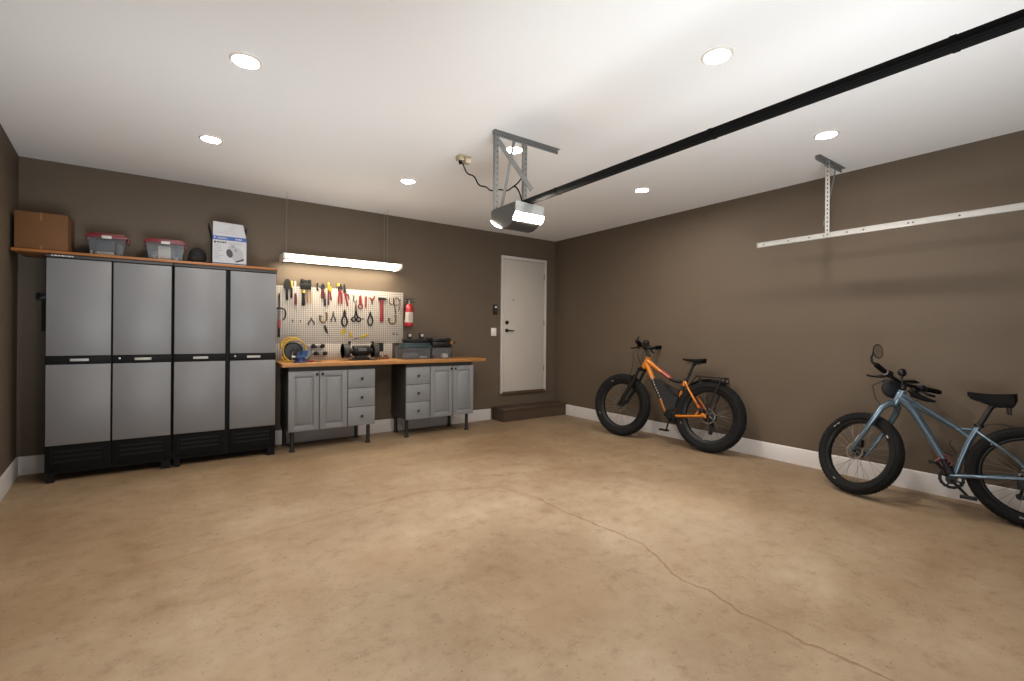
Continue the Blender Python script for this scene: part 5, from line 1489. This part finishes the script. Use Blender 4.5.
def angle_bar(p0, p1, a_dir, b_dir, wd, th=0.003):
    """L section between two points, legs along a_dir and b_dir"""
    P0, P1, A, B = Vector(p0), Vector(p1), Vector(a_dir), Vector(b_dir)
    sec = [(0, 0), (wd, 0), (wd, th), (th, th), (th, wd), (0, wd)]
    vs = [tuple(P + A * s + B * q) for P in (P0, P1) for s, q in sec]
    return MB().add(vs, [tuple(range(6)), tuple(range(11, 5, -1))] + [(i, 6 + i, 6 + (i + 1) % 6, (i + 1) % 6) for i in range(6)])


def holes_on(mb, p0, p1, n, off, nrm, w, l):
    """dark slots pressed on one leg of an angle bar"""
    P0, P1 = Vector(p0), Vector(p1)
    d = (P1 - P0)
    L_ = d.length
    d.normalize()
    Nn = Vector(nrm)
    S = d.cross(Nn)
    for i in range(n):
        c = P0 + d * (L_ * (i + 0.5) / n) + Vector(off)
        q = [c + d * l / 2 + S * w / 2, c - d * l / 2 + S * w / 2, c - d * l / 2 - S * w / 2, c + d * l / 2 - S * w / 2]
        mb.add([tuple(v + Nn * 0.0006) for v in q] + [tuple(v) for v in q], [(0, 1, 2, 3), (0, 4, 5, 1), (1, 5, 6, 2), (2, 6, 7, 3), (3, 7, 4, 0)])
    return mb


op = thing('garage_door_opener', 'grey garage door opener with lit lenses and long black rail hung from steel straps', 'garage door opener', (2.12, 2.92, 2.10))
x0, x1, ya, yb, za, zb = 1.985, 2.235, 2.757, 3.085, 2.105, 2.292
# housing: rounded front, rising underside
sec = [(ya, 2.214), (ya + 0.024, 2.168), (ya + 0.055, 2.142), (ya + 0.11, 2.120), (yb - 0.15, 2.122), (yb - 0.10, 2.142), (yb, 2.205), (yb, 2.275), (yb - 0.02, zb), (ya + 0.02, zb), (ya, 2.278)]
MB().prism(sec, x0, x1, 'x').build('housing', M_openergrey, op)
MB().prism([(x0 - 0.004, 2.216), (x1 + 0.004, 2.216), (x1 + 0.008, 2.285), (x0 - 0.004, 2.296)], ya - 0.010, ya + 0.002, 'y').build('front_cover', M_openersil, op)


def lens(p0, p1, bulge, wide=None):
    """strip lens over a lower edge of the housing, bulging outwards"""
    P0, P1, Bv = Vector(p0), Vector(p1), Vector(bulge)
    pr = []
    for i in range(9):
        t = i / 8
        q = P0.lerp(P1, t) + Bv * math.sin(PI * t)
        pr.append((q.x, q.y))
    return MB().prism(pr, x0 - 0.006, x1 + 0.006 if wide is None else x0 + wide, 'x')


lens((ya - 0.010, 2.214), (ya + 0.024, 2.160), (-0.010, -0.008)).build('front_lens', M_olens, op)
lens((yb + 0.004, 2.212), (yb - 0.15, 2.124), (0.008, -0.010), 0.045).build('rear_lens', M_olens, op)
mb = MB().box(2.097, 2.147, YF + 0.02, 2.95, 2.2945, 2.332, 0.002).box(2.090, 2.154, YF + 0.02, 2.95, 2.300, 2.306, 0.001)
rail = mb.build('rail', M_track, op)
for y in (2.45, 1.30, 0.42):
    MB().box(2.0945, 2.1495, y - 0.010, y + 0.010, 2.2935, 2.333, 0.001).build('rail_clip', M_track, op)
# straps
for x, ztop in ((2.003, H - 0.003), (2.282, H - 0.003)):
    p0, p1 = (x - 0.016, 3.035, 2.285 if x < 2.1 else 2.30), (x - 0.016, 3.035, ztop)
    s = angle_bar(p0, p1, (1, 0, 0), (0, 1, 0), 0.032).build('hanger_strap', M_galv, op)
    holes_on(MB(), p0, p1, 14, (0.018, 0, 0), (0, -1, 0), 0.008, 0.016).build('slots', M_hole, s)
p0, p1 = (1.962, 3.040, H - 0.0005), (2.628, 3.040, H - 0.0005)
s = angle_bar(p0, p1, (0, -1, 0), (0, 0, -1), 0.036).build('ceiling_angle', M_galv, op)
holes_on(MB(), p0, p1, 26, (0, -0.003, -0.020), (0, -1, 0), 0.009, 0.014).build('slots', M_hole, s)
MB().add([(2.010 + a * 0.697, 3.028 + t, 2.83 + a * 0.717) for t in (0, 0.004) for a in (-0.022, 0.022)] + [(2.345 + a * 0.697, 3.028 + t, 2.505 + a * 0.717) for t in (0, 0.004) for a in (-0.022, 0.022)],
         [(0, 1, 3, 2), (4, 6, 7, 5), (0, 4, 5, 1), (2, 3, 7, 6), (0, 2, 6, 4), (1, 5, 7, 3)]).build('diagonal_brace', M_galv, op)
MB().tube([(2.180, 3.052, 2.885), (2.060, 3.052, 2.32)], 0.014, 4, flat=0.4).build('thin_brace', M_galv, op)
MB().box(1.99, 2.30, 3.02, 3.06, 2.280, 2.298, 0.002).build('mounting_plate', M_galv, op)

# socket and cord
M_ivory = material('ivory_plastic', lin(176, 162, 134), rough=0.5)
so = thing('ceiling_socket', 'ivory double power socket on the ceiling with a black plug in it', 'socket', (2.04, 3.66, H))
MB().box(1.985, 2.105, 3.600, 3.680, H - 0.012, H + 0.0005, 0.004).build('plate', M_ivory, so)
for x in (2.012, 2.078):
    MB().box(x - 0.030, x + 0.026, 3.606, 3.672, H - (0.046 if x < 2.05 else 0.060), H - 0.0115, 0.006).build('outlet', M_ivory, so)
CP = [(2.012, 3.64, 2.835), (2.009, 3.585, 2.808), (2.019, 3.531, 2.716), (2.058, 3.476, 2.679), (2.076, 3.422, 2.595), (2.112, 3.367, 2.571), (2.128, 3.313, 2.531), (2.173, 3.258, 2.534), (2.217, 3.204, 2.52), (2.240, 3.149, 2.542), (2.245, 3.088, 2.560), (2.250, 3.046, 2.588)]


def smooth(P, k=4):
    out = []
    P = [Vector(p) for p in P]
    for i in range(len(P) - 1):
        a, b, c, d = P[max(i - 1, 0)], P[i], P[i + 1], P[min(i + 2, len(P) - 1)]
        for j in range(k):
            t = j / k
            out.append(0.5 * ((2 * b) + (c - a) * t + (2 * a - 5 * b + 4 * c - d) * t * t + (3 * b - a - 3 * c + d) * t ** 3))
    return out + [P[-1]]


M_cord = material('matt_black_cord', lin(8, 8, 8), rough=0.9, spec=0.0)
t = thing('power_cord', 'black wavy power cord running from the ceiling socket to the door opener', 'power cord', (2.1, 3.3, 2.5))
MB().tube(smooth(CP), 0.006, 8).build('cord', M_cord, t)
MB().tube(smooth([(2.240, 3.149, 2.542), (2.215, 3.08, 2.520), (2.190, 3.00, 2.46), (2.190, 2.96, 2.38), (2.190, 2.94, 2.305)]), 0.006, 8).build('tail', M_cord, t)
MB().lathe([(0.0, 0.0), (0.010, 0.0), (0.016, 0.012), (0.016, 0.030), (0.0, 0.030)], (2.013, 3.640, 2.8235), 'z', 12).build('plug', M_rubber, t)

# ------------------------------------------------------------------ steel track hung beside the right wall
tr = thing('door_track', 'long galvanised steel track hung from the ceiling along the right wall', 'track', (4.72, 1.77, 2.20))
ty0, ty1, tx, tz0, tz1 = YF + 0.02, 2.395, 4.72, 2.208, 2.254
mb = MB().box(tx, tx + 0.003, ty0, ty1, tz0, tz1)                       # web facing the room, curled lips behind
mb.box(tx, tx + 0.045, ty0, ty1, tz1 - 0.003, tz1).box(tx, tx + 0.030, ty0, ty1, tz0, tz0 + 0.003)
mb.tube([(tx + 0.001, ty0, tz0 + 0.002), (tx + 0.001, ty1, tz0 + 0.002)], 0.004, 8).tube([(tx + 0.001, ty0, tz1 - 0.002), (tx + 0.001, ty1, tz1 - 0.002)], 0.004, 8)
M_bright = material('bright_galvanised', lin(168, 165, 160), rough=0.45, metal=0.3, var=0.05, vscale=20)
c = mb.build('channel', M_bright, tr)
mb = MB()
for y in (2.33, 2.10, 1.92, 1.80, 1.62, 1.50, 1.20, 1.17, 0.9):
    mb.lathe([(0.0, -0.002), (0.006, -0.002), (0.007, 0.0)], (tx - 0.0005, y, tz0 + 0.024), 'x', 10)
mb.build('bolt_heads', M_hole, c)
mb = MB().box(tx - 0.006, tx + 0.004, ty1 - 0.002, ty1 + 0.004, tz0 - 0.006, tz1 + 0.008, 0.001)
mb.build('end_plate', M_galv, tr)
p0, p1 = (tx - 0.004, 1.788, tz0 + 0.01), (tx - 0.004, 1.788, H - 0.004)
h = angle_bar(p0, p1, (0, -1, 0), (1, 0, 0), 0.034).build('hanger_strap', M_bright, tr)
holes_on(MB(), p0, p1, 18, (0, -0.018, 0), (-1, 0, 0), 0.010, 0.018).build('slots', M_hole, h)
p0, p1 = (4.500, 1.785, H - 0.0005), (5.060, 1.785, H - 0.0005)
s = angle_bar(p0, p1, (0, -1, 0), (0, 0, -1), 0.038).build('ceiling_angle', M_galv, tr)
MB().tube([(4.90, 1.775, H - 0.03), (4.885, 1.79, 2.74), (4.765, 1.82, 2.33)], 0.014, 4, flat=0.35).build('brace', M_galv, tr)
MB().box(tx - 0.02, tx + 0.05, 1.75, 1.79, H - 0.05, H - 0.0375, 0.002).build('corner_plate', M_galv, tr)
# ------------------------------------------------------------------ camera, added fill lamps, colour
cam_d = bpy.data.cameras.new('camera')
cam = bpy.data.objects.new('camera', cam_d)
COL.objects.link(cam)
cam_d.sensor_width = 36
cam_d.lens = 466.2 / 1024 * 36
cam_d.shift_y = -(340.5 - 333.84) / 1024
cam_d.clip_start = 0.05
yaw, roll = 0.6185, 0.0082
f = Vector((math.sin(yaw), math.cos(yaw), 0))
r0 = Vector((math.cos(yaw), -math.sin(yaw), 0))
u0 = Vector((0, 0, 1))
r = r0 * math.cos(roll) + u0 * math.sin(roll)
u = u0 * math.cos(roll) - r0 * math.sin(roll)
cam.matrix_world = Matrix(((r.x, u.x, -f.x, 0), (r.y, u.y, -f.y, 0), (r.z, u.z, -f.z, 1.323), (0, 0, 0, 1)))
scene.camera = cam

w = bpy.data.worlds.new('night_outside')
scene.world = w
w.use_nodes = True
w.node_tree.nodes['Background'].inputs[0].default_value = (0.5, 0.55, 0.6, 1)
w.node_tree.nodes['Background'].inputs[1].default_value = 0.3


def fill_lamp(name, loc, aim, power, cone, blend, col=(0.88, 0.95, 1.0)):
    """upward spot lamp added out of view to brighten the ceiling"""
    ld = bpy.data.lights.new(name, 'SPOT')
    ld.energy = power
    ld.color = col
    ld.spot_size = math.radians(cone)
    ld.spot_blend = blend
    ld.shadow_soft_size = 0.9
    o = bpy.data.objects.new(name, ld)
    COL.objects.link(o)
    o.location = loc
    d = Vector(aim) - Vector(loc)
    o.rotation_euler = d.to_track_quat('-Z', 'Y').to_euler()
    return o


fill_lamp('ceiling_fill', (0.30, 0.90, 0.58), (0.7, 4.6, 2.9), FA, 118, 1.0)
fill_lamp('ceiling_fill', (1.55, 0.00, 0.58), (3.5, 2.1, 2.9), FB, 122, 1.0)
fill_lamp('ceiling_fill', (0.60, 0.70, 0.58), (1.8, 4.3, 2.9), FD, 50, 1.0)
fill_lamp('ceiling_fill', (0.05, 0.95, 0.58), (-0.3, 5.6, 2.9), FC, 70, 1.0)

scene.view_settings.view_transform = 'Standard'
scene.view_settings.look = 'None'
scene.view_settings.gamma = 1.0
scene.view_settings.use_curve_mapping = False
scene.view_settings.exposure = EXPOSURE
scene.cycles.use_denoising = True
scene.cycles.max_bounces = 10
scene.cycles.diffuse_bounces = 8
scene.cycles.sample_clamp_indirect = 8
scene.cycles.caustics_reflective = False
scene.cycles.caustics_refractive = False
